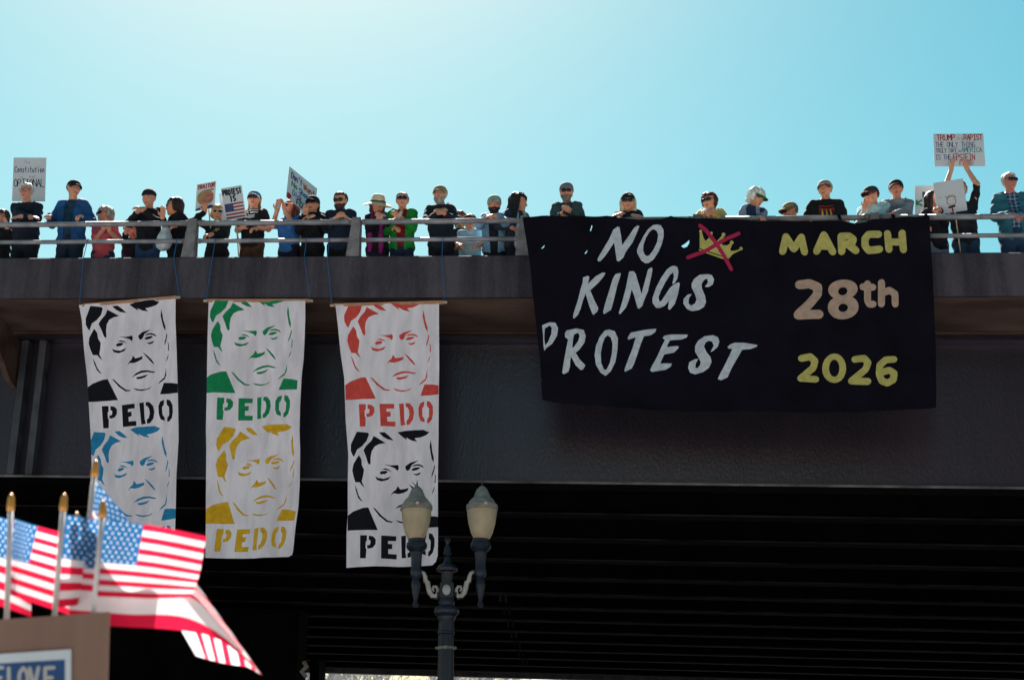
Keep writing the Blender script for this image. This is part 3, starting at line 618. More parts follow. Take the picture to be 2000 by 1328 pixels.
stick_flag('small striped flag with bottom blown out to the right under the third flag', (150, 1000), (142, 1235), YF + .05, [0, .35, .65, .82, 1], [0, 11 / 13, 12 / 13, 1],
  [[(150, 1040, YF + .05), (220, 1050, YF + .06), (290, 1065, YF + .06), (325, 1075, YF + .06), (345, 1085, YF + .06)], [(135, 1150, YF + .05), (250, 1160, YF + .0), (374, 1167, YF - .0), (440, 1233, YF - .01), (508, 1313, YF - .02)],
   [(135, 1190, YF + .04), (250, 1199, YF - .005), (362, 1205, YF - .01), (436, 1243, YF - .015), (510, 1315, YF - .025)], [(135, 1218, YF + .03), (250, 1224, YF - .01), (356, 1231, YF - .01), (431, 1250, YF - .02), (512, 1318, YF - .03)]],
  ([(355, 1231), (396, 1237), (431, 1250), (476, 1272), (508, 1314)], [(383, 1280), (410, 1288), (440, 1295), (483, 1301), (510, 1316)], 6))
stick_flag('small drooping flag on the tallest stick, blue starry canton hanging down', (188, 898), (150, 1235), YF + .13, U3, V2,
  [[(184, 935, YF + .13), (256, 1024, YF + .14), (300, 1120, YF + .16)], [(176, 980, YF + .13), (215, 1050, YF + .12), (270, 1150, YF + .16)], [(168, 1030, YF + .13), (190, 1090, YF + .14), (235, 1180, YF + .16)]])
M_CARD = mat('brown_cardboard', (.19, .12, .092), rough=.9, var=.08, scale=6, bump=.2, bscale=120, stretch=(4, 1, .3))
cq = [(-230, 1226), (213, 1194), (205, 1480), (-240, 1500)]
cb0 = atY(-10, 1480, YF); card = empty('cardboard_sign', loc=(cb0.x, YF + .02, .13)); tag(card, 'brown cardboard placard with a blue lettered panel in the foreground', 'sign')
inv = Matrix.Translation(-card.location)
b = MB(); fr = [atY(x, y, YF - .045) for x, y in cq]; bk = [p + Vector((0, .008, 0)) for p in fr]; b.hexa([fr[3], fr[2], bk[2], bk[3], fr[0], fr[1], bk[1], bk[0]]); o = b.build('cardboard', M_CARD, card); o.matrix_parent_inverse = inv
ppx = [(-200, 1290), (139, 1267), (139, 1460), (-200, 1470)]
inner = [(-188, 1306), (127, 1287), (127, 1448), (-188, 1456)]
tp = [([(x, -y) for x, y in inner], 1)]
for ch, x in (('W', -32), ('E', -12), ('L', 17), ('O', 37), ('V', 58), ('E', 88)):
    for p, m in text_polys(ch, x, -1344, 40, 20 if ch == 'W' else 17, 7, 2, rot=.06): tp.append((p, m))
vo, tr, tm = cdt_sheet([(x, -y) for x, y in ppx], tp, 40)
o = mesh_obj('lettered_panel', [atY(v.x, -v.y, YF - .049) for v in vo], tr, [mat('panel_white', (.45, .52, .55), var=.05), mat('panel_blue', (.015, .06, .17), var=.08), mat('panel_letter', (.36, .36, .33), var=.08)], card, tm, False); o.matrix_parent_inverse = inv
b = MB(); b.box((cb0.x - .015, YF + .005, .131), (cb0.x + .015, YF + .03, atY(0, 1260, YF).z)); o = b.build('handle', M_WOOD, card); o.matrix_parent_inverse = inv

# two dark buildings added out of view to keep sky sheen mid-girder
M_BLOCKER = mat('blocker_brick', (.015, .011, .010), rough=.95, var=.3, scale=5, bump=.4, bscale=40, spec=.1)
for lab, x0, x1, hb in (('added light-blocking dark building out of view behind the camera, right of the gap', 1.8, 30, 33), ('added light-blocking dark building out of view behind the camera, left of the gap', -34, -9.5, 25)):
    bld = empty('added_building', loc=(x0, -5, .13)); tag(bld, lab, 'building'); w0 = x1 - x0
    b = MB(); b.box((0, -20, 0), (w0, 0, hb)); b.build('added_wall', M_BLOCKER, bld)
    b = MB(); b.box((-.25, -20.25, hb + .001), (w0 + .25, .25, hb + .5)); b.build('added_roof', M_PIER, bld)
    for fl in range(int(hb / 4.2)):
        for k in range(int(w0 / 3.3)):
            b = MB(); x = 1.0 + k * 3.3; z = 1.2 + fl * 4
            b.box((x, .002, z), (x + 1.7, .05, z + 2.3)); w_ = b.build('added_window', mat('added_window_frame', (.02, .018, .017), var=.1), bld)
            b = MB(); b.box((x + .1, .052, z + .1), (x + 1.6, .062, z + 2.2)); b.build('pane', mat('dark_pane', (.02, .022, .025), rough=.1), w_)

# ------------------------------------------------------------------ placards above the rail
M_PAPER = mat('poster_board', (.64, .66, .68), rough=.85, var=.04, scale=3)
INK = {k: mat('marker_' + k, c, rough=.8, var=.15, scale=30) for k, c in dict(black=(.015, .015, .02), grey=(.22, .24, .25), navy=(.03, .04, .14), red=(.36, .02, .025), blue=(.03, .11, .30), green=(.02, .2, .09), purple=(.10, .05, .2), orange=(.42, .12, .05), flesh=(.42, .18, .12), straw=(.35, .25, .10), teal=(.03, .25, .28), pale=(.6, .6, .6)).items()}
INKL = list(INK); PAL = [M_PAPER] + [INK[k] for k in INKL]; IX = {k: i + 1 for i, k in enumerate(INKL)}
def placard(label, corners, draw, stick=None, stick_to=None):
    A, B, Cc, D = [Vector(hit(*c)) for c in corners]
    ex_ = B - A; w = ex_.length; ex_.normalize(); ey = (D - A); h = ey.length; n = ex_.cross(ey).normalized(); ey.normalize()
    if n.y < 0: n = -n
    root = empty('placard', M=Matrix.Translation(D)); tag(root, label, 'sign')
    loc = lambda x, y, q: A + ex_ * x + ey * (h - y) + n * q - D    # x right, y up from the bottom edge
    vo, tr, tm = cdt_sheet([(0, 0), (w, 0), (w, h), (0, h)], draw(w, h), 0)
    v = [loc(p.x, p.y, 0) for p in vo]; k = len(v); f = list(tr)
    v += [loc(x, y, .005) for x, y in ((0, 0), (w, 0), (w, h), (0, h))] + [loc(x, y, .0) for x, y in ((0, 0), (w, 0), (w, h), (0, h))]
    f2 = [(k + 3, k + 2, k + 1, k)] + [(k + i, k + (i + 1) % 4, k + 4 + (i + 1) % 4, k + 4 + i) for i in range(4)]
    mesh_obj('board', v, f + f2, PAL, root, tm + [0] * 5, False)
    if stick:
        b = MB(); a = loc(w * stick, h * .8, .012); e = Vector(hit(*stick_to)) - D; b.tube([a, e], .009, 8); b.build('handle', M_TAN, root, True)
    return root
J = .05
def d_const(w, h):
    return text_polys('The', .32 * w, .86 * h, .07 * h, .2 * w, .005, IX['grey'], jit=J) + text_polys('Constitution', .05 * w, .66 * h, .13 * h, .9 * w, .011, IX['navy'], jit=J, seed=3) + \
        text_polys('is', .22 * w, .53 * h, .06 * h, .08 * w, .005, IX['grey'], jit=J) + text_polys('not', .5 * w, .53 * h, .07 * h, .2 * w, .006, IX['grey'], jit=J) + text_polys('OPTIONAL', .04 * w, .33 * h, .17 * h, .92 * w, .012, IX['black'], jit=J, seed=5, gap=.2)
placard('grey-white placard handwritten with Constitution behind the white-haired man', [(26.8, 308, .95), (90.4, 308.4, .95), (87, 392.4, .95), (23.4, 393, .95)], d_const, .5, (56, 500, .97))
def d_traitor(w, h):
    o = text_polys('TRAITOR', .06 * w, .80 * h, .15 * h, .88 * w, .016, IX['red'], gap=.3, cap=False)
    o.append(([(0, 0), (w, 0), (w, .06 * h), (.8 * w, .14 * h), (.3 * w, .12 * h), (0, .05 * h)], IX['navy']))
    o.append((ell(.40 * w, .46 * h, .34 * w, .27 * h), IX['straw'])); o.append(([(.1 * w, .62 * h), (.4 * w, .74 * h), (.85 * w, .75 * h), (.95 * w, .70 * h), (.6 * w, .62 * h)], IX['straw']))
    o.append((ell(.64 * w, .42 * h, .30 * w, .25 * h), IX['flesh'])); o.append((ell(.30 * w, .36 * h, .06 * w, .06 * h, 10), IX['flesh']))
    o.append(([(.35 * w, .08 * h), (.75 * w, .12 * h), (.66 * w, .22 * h), (.42 * w, .2 * h)], IX['pale']))
    for x, y, a in ((.66, .5, .06), (.82, .5, .05)): o += [(p, IX['black']) for p in ribbon([((x - a) * w, y * h), ((x + a) * w, (y + .02) * h)], .008)]
    o += [(p, IX['red']) for p in ribbon([(.66 * w, .3 * h), (.86 * w, .32 * h)], .012)] + [(p, IX['orange']) for p in ribbon([(.76 * w, .46 * h), (.82 * w, .38 * h), (.74 * w, .37 * h)], .006)]
    return o
placard('placard reading TRAITOR with a drawn orange-faced head', [(384.7, 361, .34), (422, 353.9, .34), (419.5, 407, .34), (381.3, 412.5, .34)], d_traitor, .5, (414, 470, .365))
def d_protest(w, h):
    o = text_polys('PROTEST', .06 * w, .76 * h, .17 * h, .88 * w, .021, IX['black'], gap=.45, cap=False) + text_polys('IS', .36 * w, .56 * h, .16 * h, .26 * w, .023, IX['black'], gap=.4, cap=False)
    y0, y1 = .04 * h, .50 * h; n = 9
    for i in range(0, n, 2): o.append(([(.05 * w, y0 + (y1 - y0) * i / n), (.95 * w, y0 + (y1 - y0) * i / n), (.95 * w, y0 + (y1 - y0) * (i + 1) / n), (.05 * w, y0 + (y1 - y0) * (i + 1) / n)], IX['red']))
    o.append(([(.05 * w, y0 + (y1 - y0) * 4 / 9), (.47 * w, y0 + (y1 - y0) * 4 / 9), (.47 * w, y1), (.05 * w, y1)], IX['navy']))
    for i in range(5):
        for j in range(6): o.append((ell(.09 * w + j * .067 * w, y0 + (y1 - y0) * (.5 + i * .105), .010 * w, .010 * w, 6), IX['pale']))
    return o
placard('plain white placard half hidden behind the one reading PROTEST IS', [(427.5, 379, .36), (466, 372, .36), (475, 426, .36), (434, 431, .36)], lambda w, h: [], .5, (470, 488, .36))
placard('placard reading PROTEST IS above a striped flag', [(431.4, 368.7, .25), (471.4, 361.9, .25), (481.6, 424.8, .25), (441, 431.6, .25)], d_protest, .6, (466, 500, .28))
def d_dont(w, h):
    o = text_polys("Don't", .10 * w, .70 * h, .19 * h, .38 * w, .018, IX['purple'], jit=.03, gap=.15) + text_polys('Want', .54 * w, .66 * h, .18 * h, .40 * w, .020, IX['orange'], jit=.03, gap=.15)
    o += text_polys('No', .14 * w, .46 * h, .17 * h, .2 * w, .018, IX['green'], jit=.03, gap=.15) + text_polys('Short', .40 * w, .42 * h, .18 * h, .42 * w, .018, IX['blue'], jit=.03, gap=.15)
    o += text_polys('Dick', .20 * w, .22 * h, .17 * h, .32 * w, .015, IX['purple'], jit=.03, gap=.15) + text_polys('FDT', .36 * w, .04 * h, .16 * h, .32 * w, .017, IX['black'], jit=.03, gap=.2)
    o.append((ell(.09 * w, .12 * h, .085 * w, .075 * h, 12), IX['red'])); o.append(([(.0, .02 * h), (.09 * w, .0), (.12 * w, .06 * h), (.04 * w, .09 * h)], IX['red']))
    return o
placard('tilted white placard lettered in many coloured markers ending FDT', [(565.4, 325.3, .55), (619.3, 368.7, .80), (613, 428, .55), (559, 385, .30)], d_dont, .52, (587, 470, .42))
def d_nk(w, h): return text_polys('NO', .22 * w, .62 * h, .17 * h, .42 * w, .028, IX['navy'], cap=False, gap=.35) + text_polys('KINGS', .05 * w, .38 * h, .18 * h, .9 * w, .024, IX['green'], cap=False, gap=.3)
placard('white placard reading NO KINGS in blue and green behind the dark-haired woman', [(1786.6, 363.4, .95), (1862, 362, .95), (1862, 426, .95), (1787, 426, .95)], d_nk, .5, (1826, 488, .97))
def d_face(w, h):
    o = text_polys('is a', .08 * w, .50 * h, .05 * h, .3 * w, .004, IX['grey'], jit=.06)
    o += [(p, IX['orange']) for p in ribbon(ell(.52 * w, .36 * h, .15 * w, .14 * h, 14), .011, closed=True)] + [(p, IX['straw']) for p in ribbon([(.36 * w, .45 * h), (.45 * w, .52 * h), (.6 * w, .53 * h), (.68 * w, .46 * h)], .012)]
    o += [(p, IX['flesh']) for p in ribbon([(.44 * w, .38 * h), (.5 * w, .39 * h)], .006) + ribbon([(.56 * w, .39 * h), (.62 * w, .38 * h)], .006) + ribbon([(.48 * w, .28 * h), (.58 * w, .29 * h)], .006)]
    o += [(p, IX['black']) for p in ribbon([(.42 * w, .17 * h), (.60 * w, .19 * h)], .030)] + [(p, IX['red']) for p in ribbon([(.51 * w, .15 * h), (.53 * w, .03 * h)], .022)]
    return o
placard('white placard with a small drawn face and red tie leaning on the rail', [(1822.4, 358, .24), (1880.4, 348.6, .24), (1892, 416, .24), (1831, 420, .24)], d_face, .6, (1876, 494, .265))
def d_big(w, h):
    o = text_polys('TRUMP', .07 * w, .80 * h, .17 * h, .36 * w, .012, IX['red'], jit=.04, gap=.2) + text_polys('is a', .46 * w, .81 * h, .10 * h, .13 * w, .006, IX['grey'], jit=.04, gap=.2) + text_polys('RAPIST', .61 * w, .80 * h, .17 * h, .36 * w, .012, IX['red'], jit=.04, gap=.2)
    o += text_polys('THE ONLY THING', .04 * w, .59 * h, .15 * h, .78 * w, .008, IX['navy'], jit=.04, gap=.2) + text_polys('TRULY SAFE', .04 * w, .42 * h, .13 * h, .42 * w, .007, IX['navy'], jit=.04, gap=.2) + text_polys('in', .48 * w, .43 * h, .08 * h, .05 * w, .006, IX['navy']) + text_polys('AMERICA', .55 * w, .43 * h, .14 * h, .40 * w, .009, IX['teal'], jit=.04, gap=.2)
    o += text_polys('IS THE', .03 * w, .21 * h, .14 * h, .30 * w, .008, IX['navy'], jit=.04, gap=.2) + text_polys('EPSTEIN', .38 * w, .19 * h, .18 * h, .42 * w, .011, IX['red'], jit=.04, gap=.2) + text_polys('FILES!', .50 * w, .03 * h, .13 * h, .28 * w, .009, IX['red'], jit=.04, gap=.2)
    return o
placard('white hand-lettered placard held overhead with both arms at the right', [(1822.4, 262, .55), (1920.5, 261, .55), (1925.7, 324.4, .55), (1825.6, 325.4, .55)], d_big)

# ------------------------------------------------------------------ bare trees in sun beyond the viaduct
M_BARK = mat('pale_bark', (.28, .27, .26), rough=.9, var=.3, scale=6)
M_TWIG = mat('twig_haze', (.38, .38, .38), rough=.9, var=.3, scale=2)
def bare_tree(label, x, y, h, seed):
    rr = random.Random(seed); root = empty('bare_tree', loc=(x, y, -.02)); tag(root, label, 'tree', 'bare trees beyond the viaduct')
    tr_ = MB(); tr_.tube([(0, 0, 0), (.1, 0, h * .2), (0, .1, h * .4)], [h * .03, h * .024, h * .018], 8); tr_.build('trunk', M_BARK, root, True)
    cr = MB()
    def grow(p, d, L, r, lev):
        q = p + d * L; cr.tube([p, (p + q) / 2 + Vector((rr.uniform(-1, 1), rr.uniform(-1, 1), 0)) * L * .06, q], [r, r * .8, r * .6], 4, 0, False)
        if lev == 0: return
        for k in range(4 if lev > 1 else 5):
            a = rr.uniform(0, 6.28); nd = (d + Vector((math.cos(a), math.sin(a), rr.uniform(-.2, .5))) * rr.uniform(.5, .9)).normalized()
            grow(p + (q - p) * rr.uniform(.55, 1), nd, L * rr.uniform(.55, .75), r * .5, lev - 1)
    for k in range(6):
        a = k * 1.05 + rr.uniform(0, .5); grow(Vector((0, 0, h * rr.uniform(.15, .4))), Vector((math.cos(a), math.sin(a), rr.uniform(.5, 1.6))).normalized(), h * .27, h * .011, 4)
    cr.build('crown', M_TWIG, root, True)
for i in range(9):
    bare_tree('bare pale-twigged tree standing in sun beyond the viaduct', -13 + i * 3.3, 58 + (i % 3) * 4, 10 + (i * 37 % 5), i)

# ------------------------------------------------------------------ people: implicit surfaces meshed by surface nets
def surface_nets(D, lo, h):
    s = D < 0; c = np.zeros([n - 1 for n in D.shape], np.int8); nx, ny, nz = D.shape
    for i in (0, 1):
        for j in (0, 1):
            for k in (0, 1): c += s[i:nx - 1 + i, j:ny - 1 + j, k:nz - 1 + k]
    I, Jx, K = np.nonzero((c > 0) & (c < 8)); idx = np.full(c.shape, -1, np.int32); idx[I, Jx, K] = np.arange(len(I))
    pos = np.zeros((len(I), 3)); cnt = np.zeros(len(I))
    cor = [(i, j, k) for i in (0, 1) for j in (0, 1) for k in (0, 1)]
    val = {q: D[I + q[0], Jx + q[1], K + q[2]] for q in cor}
    for a in cor:
        for ax in range(3):
            if a[ax]: continue
            b = list(a); b[ax] = 1; b = tuple(b); va = val[a]; vb = val[b]; cr = (va < 0) != (vb < 0)
            t = np.where(cr, va / np.where(cr, va - vb, 1), 0); p = np.array(a, float)[None] + t[:, None] * (np.array(b) - np.array(a))[None]
            pos += cr[:, None] * p; cnt += cr
    V = (pos / cnt[:, None] + np.stack([I, Jx, K], 1)) * h + lo
    F = []
    for ax in range(3):
        o = [a for a in range(3) if a != ax]
        A = np.moveaxis(s, [ax, o[0], o[1]], [0, 1, 2]); ID = np.moveaxis(idx, [ax, o[0], o[1]], [0, 1, 2])
        d = (A[:-1, 1:-1, 1:-1] != A[1:, 1:-1, 1:-1]); i, j, k = np.nonzero(d); j = j + 1; k = k + 1
        q = np.stack([ID[i, j - 1, k - 1], ID[i, j, k - 1], ID[i, j, k], ID[i, j - 1, k]], 1); flip = A[i, j, k] ^ (ax == 1)
        q[~flip] = q[~flip][:, ::-1]; F.append(q)
    F = np.concatenate(F); F = F[(F >= 0).all(1)]
    return V, F
def sdf(prims, h, k=.03, post=None, pad=0.):
    lo = np.min([np.minimum(np.array(a) - ra, np.array(b) - rb) for a, b, ra, rb, *_ in prims], 0) - 3 * h - pad
    hi = np.max([np.maximum(np.array(a) + ra, np.array(b) + rb) for a, b, ra, rb, *_ in prims], 0) + 3 * h + pad
    n = np.ceil((hi - lo) / h).astype(int) + 1; D = np.full(n, .2, np.float32)
    ax = [(lo[i] + np.arange(n[i]) * h).astype(np.float32) for i in range(3)]
    for pr in prims:
        a, b, ra, rb = [np.array(q, np.float32) for q in pr[:4]]; kk = pr[4] if len(pr) > 4 else k
        m = max(kk, .02) + 2 * h; l = np.minimum(a - ra, b - rb) - m; u = np.maximum(a + ra, b + rb) + m
        sl = tuple(slice(max(0, int((l[i] - lo[i]) / h)), min(n[i], int((u[i] - lo[i]) / h) + 2)) for i in range(3))
        X = ax[0][sl[0]][:, None, None]; Y = ax[1][sl[1]][None, :, None]; Z = ax[2][sl[2]][None, None, :]
        d = b - a; L = max(1e-9, float(d @ d))
        t = np.clip(((X - a[0]) * d[0] + (Y - a[1]) * d[1] + (Z - a[2]) * d[2]) / L, 0, 1)
        q = np.sqrt((X - a[0] - t * d[0]) ** 2 + (Y - a[1] - t * d[1]) ** 2 + (Z - a[2] - t * d[2]) ** 2) - (ra + (rb - ra) * t)
        old = D[sl]; hh = np.maximum(kk - np.abs(old - q), 0) / kk; D[sl] = np.minimum(old, q) - hh * hh * kk * .25
    if post: D = post(D, ax[0][:, None, None], ax[1][None, :, None], ax[2][None, None, :])
    D[0], D[-1] = .1, .1; D[:, 0], D[:, -1] = .1, .1; D[:, :, 0], D[:, :, -1] = .1, .1
    return surface_nets(D, lo, h)
HEADP = [((0, -.006, .036), (0, .030, .036), .077, .080, .05), ((0, -.03, -.02), (0, -.050, -.080), .058, .034, .04), ((-.032, -.055, -.015), (-.026, -.058, -.05), .032, .024, .03), ((.032, -.055, -.015), (.026, -.058, -.05), .032, .024, .03),
 ((-.03, -.083, .030), (.03, -.083, .030), .013, .013, .02), ((0, -.088, .014), (0, -.108, -.022), .008, .0135, .014), ((-.012, -.098, -.026), (.012, -.098, -.026), .009, .009, .012), ((0, -.078, -.094), (0, -.074, -.094), .020, .02, .025),
 ((-.016, -.090, -.060), (.016, -.090, -.060), .0085, .0085, .010), ((-.076, .006, .018), (-.074, .0, -.022), .015, .010, .010), ((.076, .006, .018), (.074, .0, -.022), .015, .010, .010)]
HSC = 1.07
def frame(origin, x, y, z): return Matrix(((x[0], y[0], z[0], origin[0]), (x[1], y[1], z[1], origin[1]), (x[2], y[2], z[2], origin[2]), (0, 0, 0, 1)))
def hand_prims(W, d, nrm, side, curl):
    d = d.normalized(); nrm = (nrm - d * nrm.dot(d)).normalized(); s = d.cross(nrm) * side; out = []
    out.append((W, W + d * .04, .026, .026, .02))
    for i, off in enumerate((-.030, -.010, .010, .029)):
        out.append((W + d * .02 + s * off * .6, W + d * .085 + s * off, .016, .013, .012))
        L = (.038, .045, .042, .033)[i]; c1 = curl * .55; c2 = curl * 1.25
        k0 = W + d * .088 + s * off; d1 = d * math.cos(c1) + nrm * math.sin(c1); k1 = k0 + d1 * L; d2 = d * math.cos(c2) + nrm * math.sin(c2); k2 = k1 + d2 * L * .8
        out.append((k0, k1, .0102, .0095, .004)); out.append((k1, k2, .0095, .008, .004))
    tb = W + d * .025 - s * .028; tm = tb + (d * .6 - s * .65 + nrm * .25).normalized() * .042; te = tm + (d * .85 - s * .2 + nrm * .4).normalized() * .034
    out += [(tb, tm, .0145, .0115, .010), (tm, te, .0115, .009, .006)]
    return out
NP = [0]
def person(label, px, py, t=.42, lean=8, yaw=0, hy=0, hp=12, roll=0, L=None, Rr=None, skin_c='#bb7f64', hair=('short', '#3a2a20'), beard=None, hat=None, specs=None, top='#20242c', sleeve=1., trousers='#1a2233',
           woman=False, build=1., inner=None, hood=False, collar=False, scarf=None, vest=None, H=None, tmat=None, shorts=False, name='person', hdy=0.):
    NP[0] += 1; rs = random.Random(NP[0] * 13 + 5)
    head_top = Vector(hit(px, py, t)); s_, zz_ = pt(px, py, t); hat_h = {'cap': .012, 'beanie': .012, 'sunhat': .055, 'headband': .004}.get(hat[0] if hat else '', .008)
    ztop = zz_ + 1.0 - hat_h; la = R(lean)
    H = ztop / (.52 + .48 * math.cos(la)); f = H / 1.75; g = math.sqrt(f)
    RZ = Matrix.Rotation(-PSI + R(yaw), 4, 'Z')
    off = RZ @ Vector((0, -.48 * H * math.sin(la), 0)); feet = Vector((head_top.x - off.x, head_top.y - off.y, 0))
    sf = float((np.array(feet) - ORG) @ UH); feet.z = ORG[2] + GRADE * sf - 1.0 + .001
    M0 = Matrix.Translation(feet) @ RZ; inv = M0.inverted()
    root = empty(name, M=M0); tag(root, label, 'person')
    if .3 > 1: print(label, H)
    pel = Vector((0, 0, .52 * H)); dz = Vector((0, -math.sin(la), math.cos(la))); dy = Vector((0, math.cos(la), math.sin(la))); dx = Vector((1, 0, 0))
    T = lambda x, y, z: pel + dx * x + dy * y + dz * z          # torso frame
    w = build * g
    top_c = pel + dz * .48 * H; hc = top_c - dz * (.117 * HSC)
    hr = Matrix.Rotation(R(hy - yaw), 4, 'Z') @ Matrix.Rotation(R(hp), 4, 'X') @ Matrix.Rotation(R(roll), 4, 'Y')
    HM = Matrix.Translation(hc) @ hr @ Matrix.Scale(HSC, 4)
    hp_ = lambda q: HM @ Vector(q)
    head = [(hp_(a), hp_(b), ra * HSC, rb * HSC, k) for a, b, ra, rb, k in HEADP]
    nb = T(0, .015, .305 * H)
    sh = {sd: T(sd * (.152 if not woman else .138) * w, .01, .288 * H) for sd in (-1, 1)}
    # arms
    arms = {}; hands = []
    for sd, spec in ((-1, L), (1, Rr)):
        S = sh[sd]; a_, b_ = .285 * f, .255 * f
        if spec is None: W = Vector((sd * .25, -.03, S.z - .50 * f)); hd = 'down'; pole = None
        else:
            W = inv @ Vector(hit(spec[0], spec[1], spec[2])); hd = spec[3] if len(spec) > 3 else 'in'; pole = spec[4] if len(spec) > 4 else None
        v = W - S; dist = v.length
        if dist > (a_ + b_) * .985: W = S + v * ((a_ + b_) * .985 / dist); v = W - S; dist = v.length
        if dist < abs(a_ - b_) + .03: dist = abs(a_ - b_) + .03
        x = (a_ * a_ - b_ * b_ + dist * dist) / (2 * dist); hh = math.sqrt(max(0, a_ * a_ - x * x)); vn = v.normalized()
        if pole: po = inv.to_3x3() @ (Vector(hit(pole[0], pole[1], pole[2])) - M0 @ S)
        else: po = Vector((sd * .75, .0, -1)) if hd in ('fold', 'clasp') else Vector((sd * .55, .35, -1))
        po = (po - vn * po.dot(vn)); po = po.normalized() if po.length > 1e-4 else Vector((0, 0, -1))
        E_ = S + vn * x + po * hh; arms[sd] = (S, E_, W)
        d, nr, cu = {'fold': (Vector((-sd, -.1, -.05)), Vector((0, .55, -1)), .7), 'in': (Vector((-sd * .7, -.6, -.35)), Vector((-sd * .2, .5, -1)), 1.0), 'clasp': (Vector((-sd * .8, -.5, .35)), Vector((-sd * .3, .6, -.5)), .9), 'grip': (Vector((-sd * .2, -.85, -.35)), Vector((0, .35, -1)), 1.2),
                     'up': (Vector((-sd * .25, -.15, 1)), Vector((-sd * .6, -.8, 0)), .45), 'hold': (Vector((-sd * .7, -.5, .4)), Vector((-sd * .4, .7, .2)), .8), 'down': (Vector((0, -.15, -1)), Vector((-sd, 0, 0)), .4), 'fist': (Vector((0, -.2, 1)), Vector((0, -1, .2)), 1.3)}[hd]
        hands += hand_prims(W, d, nr, 1 if sd < 0 else -1, cu)
    kn = {sd: Vector((sd * .095 * w, -.015, .275 * H)) for sd in (-1, 1)}; an = {sd: Vector((sd * .10 * w, .02, .05 * H)) for sd in (-1, 1)}
    torso = lambda o: [(T(-.115 * w, .012, .282 * H), T(.115 * w, .012, .282 * H), .054 * w + o, .054 * w + o), (T(-.11 * w, .02, .290 * H), T(0, .03, .325 * H), .04 * w + o, .04 * w + o), (T(.11 * w, .02, .290 * H), T(0, .03, .325 * H), .04 * w + o, .04 * w + o), (T(-.07 * w, 0, .21 * H), T(-.06 * w, 0, .08 * H), .092 * w + o, .086 * w + o), (T(.07 * w, 0, .21 * H), T(.06 * w, 0, .08 * H), .092 * w + o, .086 * w + o),
                       (T(0, -.012 * build, .13 * H), T(0, -.004, .0), .105 * build * w + o, .108 * w + o), (T(-.065 * w, .005, 0), T(.065 * w, .005, 0), .098 * w + o, .098 * w + o)] + ([(T(q * .068, -.078, .185 * H), T(q * .068, -.08, .185 * H), .05 + o, .05 + o, .05) for q in (-1, 1)] if woman else [])
    def arm(o, frac=1., rs_=1.):
        out = []
        for sd in (-1, 1):
            S, E_, W = arms[sd]
            out.append((S, E_ if frac > .5 else S + (E_ - S) * frac * 2, .049 * w * rs_ + o, .041 * w * rs_ + o, .035))
            if frac > .5: out.append((E_, E_ + (W - E_) * min(1, frac * 2 - 1), .040 * w * rs_ + o, .030 * rs_ + o * .8, .03))
        return out
    def legs(o, frac=1.):
        out = []
        for sd in (-1, 1):
            hpj = Vector((sd * .08 * w, pel.y, pel.z - .01)); out.append((hpj, kn[sd], .082 * w + o, .058 * w + o, .04))
            if frac > .6: out.append((kn[sd], an[sd], .056 * w + o, .040 * w + o, .03))
        return out
    sk = skin(skin_c)
    body = torso(0) + [(nb, hp_((0, .015, -.05)), .056 * w, .052, .03)] + head + arm(0) + hands + legs(0) + [(an[sd] + Vector((0, 0, -.03)), an[sd] + Vector((sd * .02, -.15, -.05)), .035, .028, .02) for sd in (-1, 1)]
    V, F = sdf(body, .0108); o = mesh_obj('body', V, F, sk, root)
    ph = [rs.uniform(0, 6) for _ in range(6)]
    def wrinkle(amp):
        def p(D, X, Y, Z):
            return D + amp * (np.sin(X * 23 + Z * 31 + ph[0]) * np.sin(Z * 17 - X * 21 + Y * 26 + ph[1]) + .6 * np.sin(Z * 47 + X * 38 + ph[2]) * np.sin(Y * 33 + X * 19 + ph[3]))
        return p
    hem = .0
    def garment(nm, o, col, frac, zlo, cut=None, amp=.009, extra=()):
        pr = torso(o) + (arm(o * .6, frac) if frac > 0 else []) + [(nb + dz * -.02, nb + dz * .02, .062 * w + o * .6, .056 * w + o * .6, .03)] + list(extra)
        wr = wrinkle(amp); ca = math.cos(la); sa = math.sin(la)
        def post(D, X, Y, Z):
            D = wr(D, X, Y, Z); tz = (Y - pel.y) * -sa + (Z - pel.z) * ca; ty = (Y - pel.y) * ca + (Z - pel.z) * sa
            near = (np.abs(X) < .24) & (tz < zlo + .2)
            keep = zlo - tz
            D = np.where(near & (np.abs(ty) < .22), np.maximum(D, keep), D)
            nl = tz - (.305 * H + .035); front = (np.abs(X) < .10)
            D = np.where(front & (np.abs(ty) < .13), np.maximum(D, nl), D)
            if cut is not None: D = np.maximum(D, -cut(X, ty, tz))
            return D
        V, F = sdf(pr, .0125, .035, post); return mesh_obj(nm, V, F, tmat if (tmat and nm != 'jacket' and nm != 'vest') else (col if not isinstance(col, str) else cloth(col)), root)
    if inner:
        garment('shirt', .014, inner, .9, -.09)
        garment('jacket', .030, top, sleeve, -.10, lambda X, ty, tz: np.maximum(np.abs(X) - (.05 + .03 * (tz / (.3 * H))), ty + .0), amp=.007, extra=[(T(-.05, -.03, .312 * H), T(-.075, -.075, .22 * H), .022, .02), (T(.05, -.03, .312 * H), T(.075, -.075, .22 * H), .022, .02)] if collar else ())
    else:
        garment('jacket' if collar else ('hoodie' if hood else 'shirt'), .018 if sleeve < .6 else .022, top, sleeve if sleeve < .6 else .93, -.11, None, extra=([(T(-.06, .0, .322 * H), T(.06, .0, .322 * H), .05, .05), (T(-.05, -.05, .317 * H), T(.05, -.05, .317 * H), .022, .022)] if collar else ()))
    if vest: garment('vest', .034, vest, 0, -.08, lambda X, ty, tz: np.maximum(np.abs(X) - .03, ty), amp=.004)
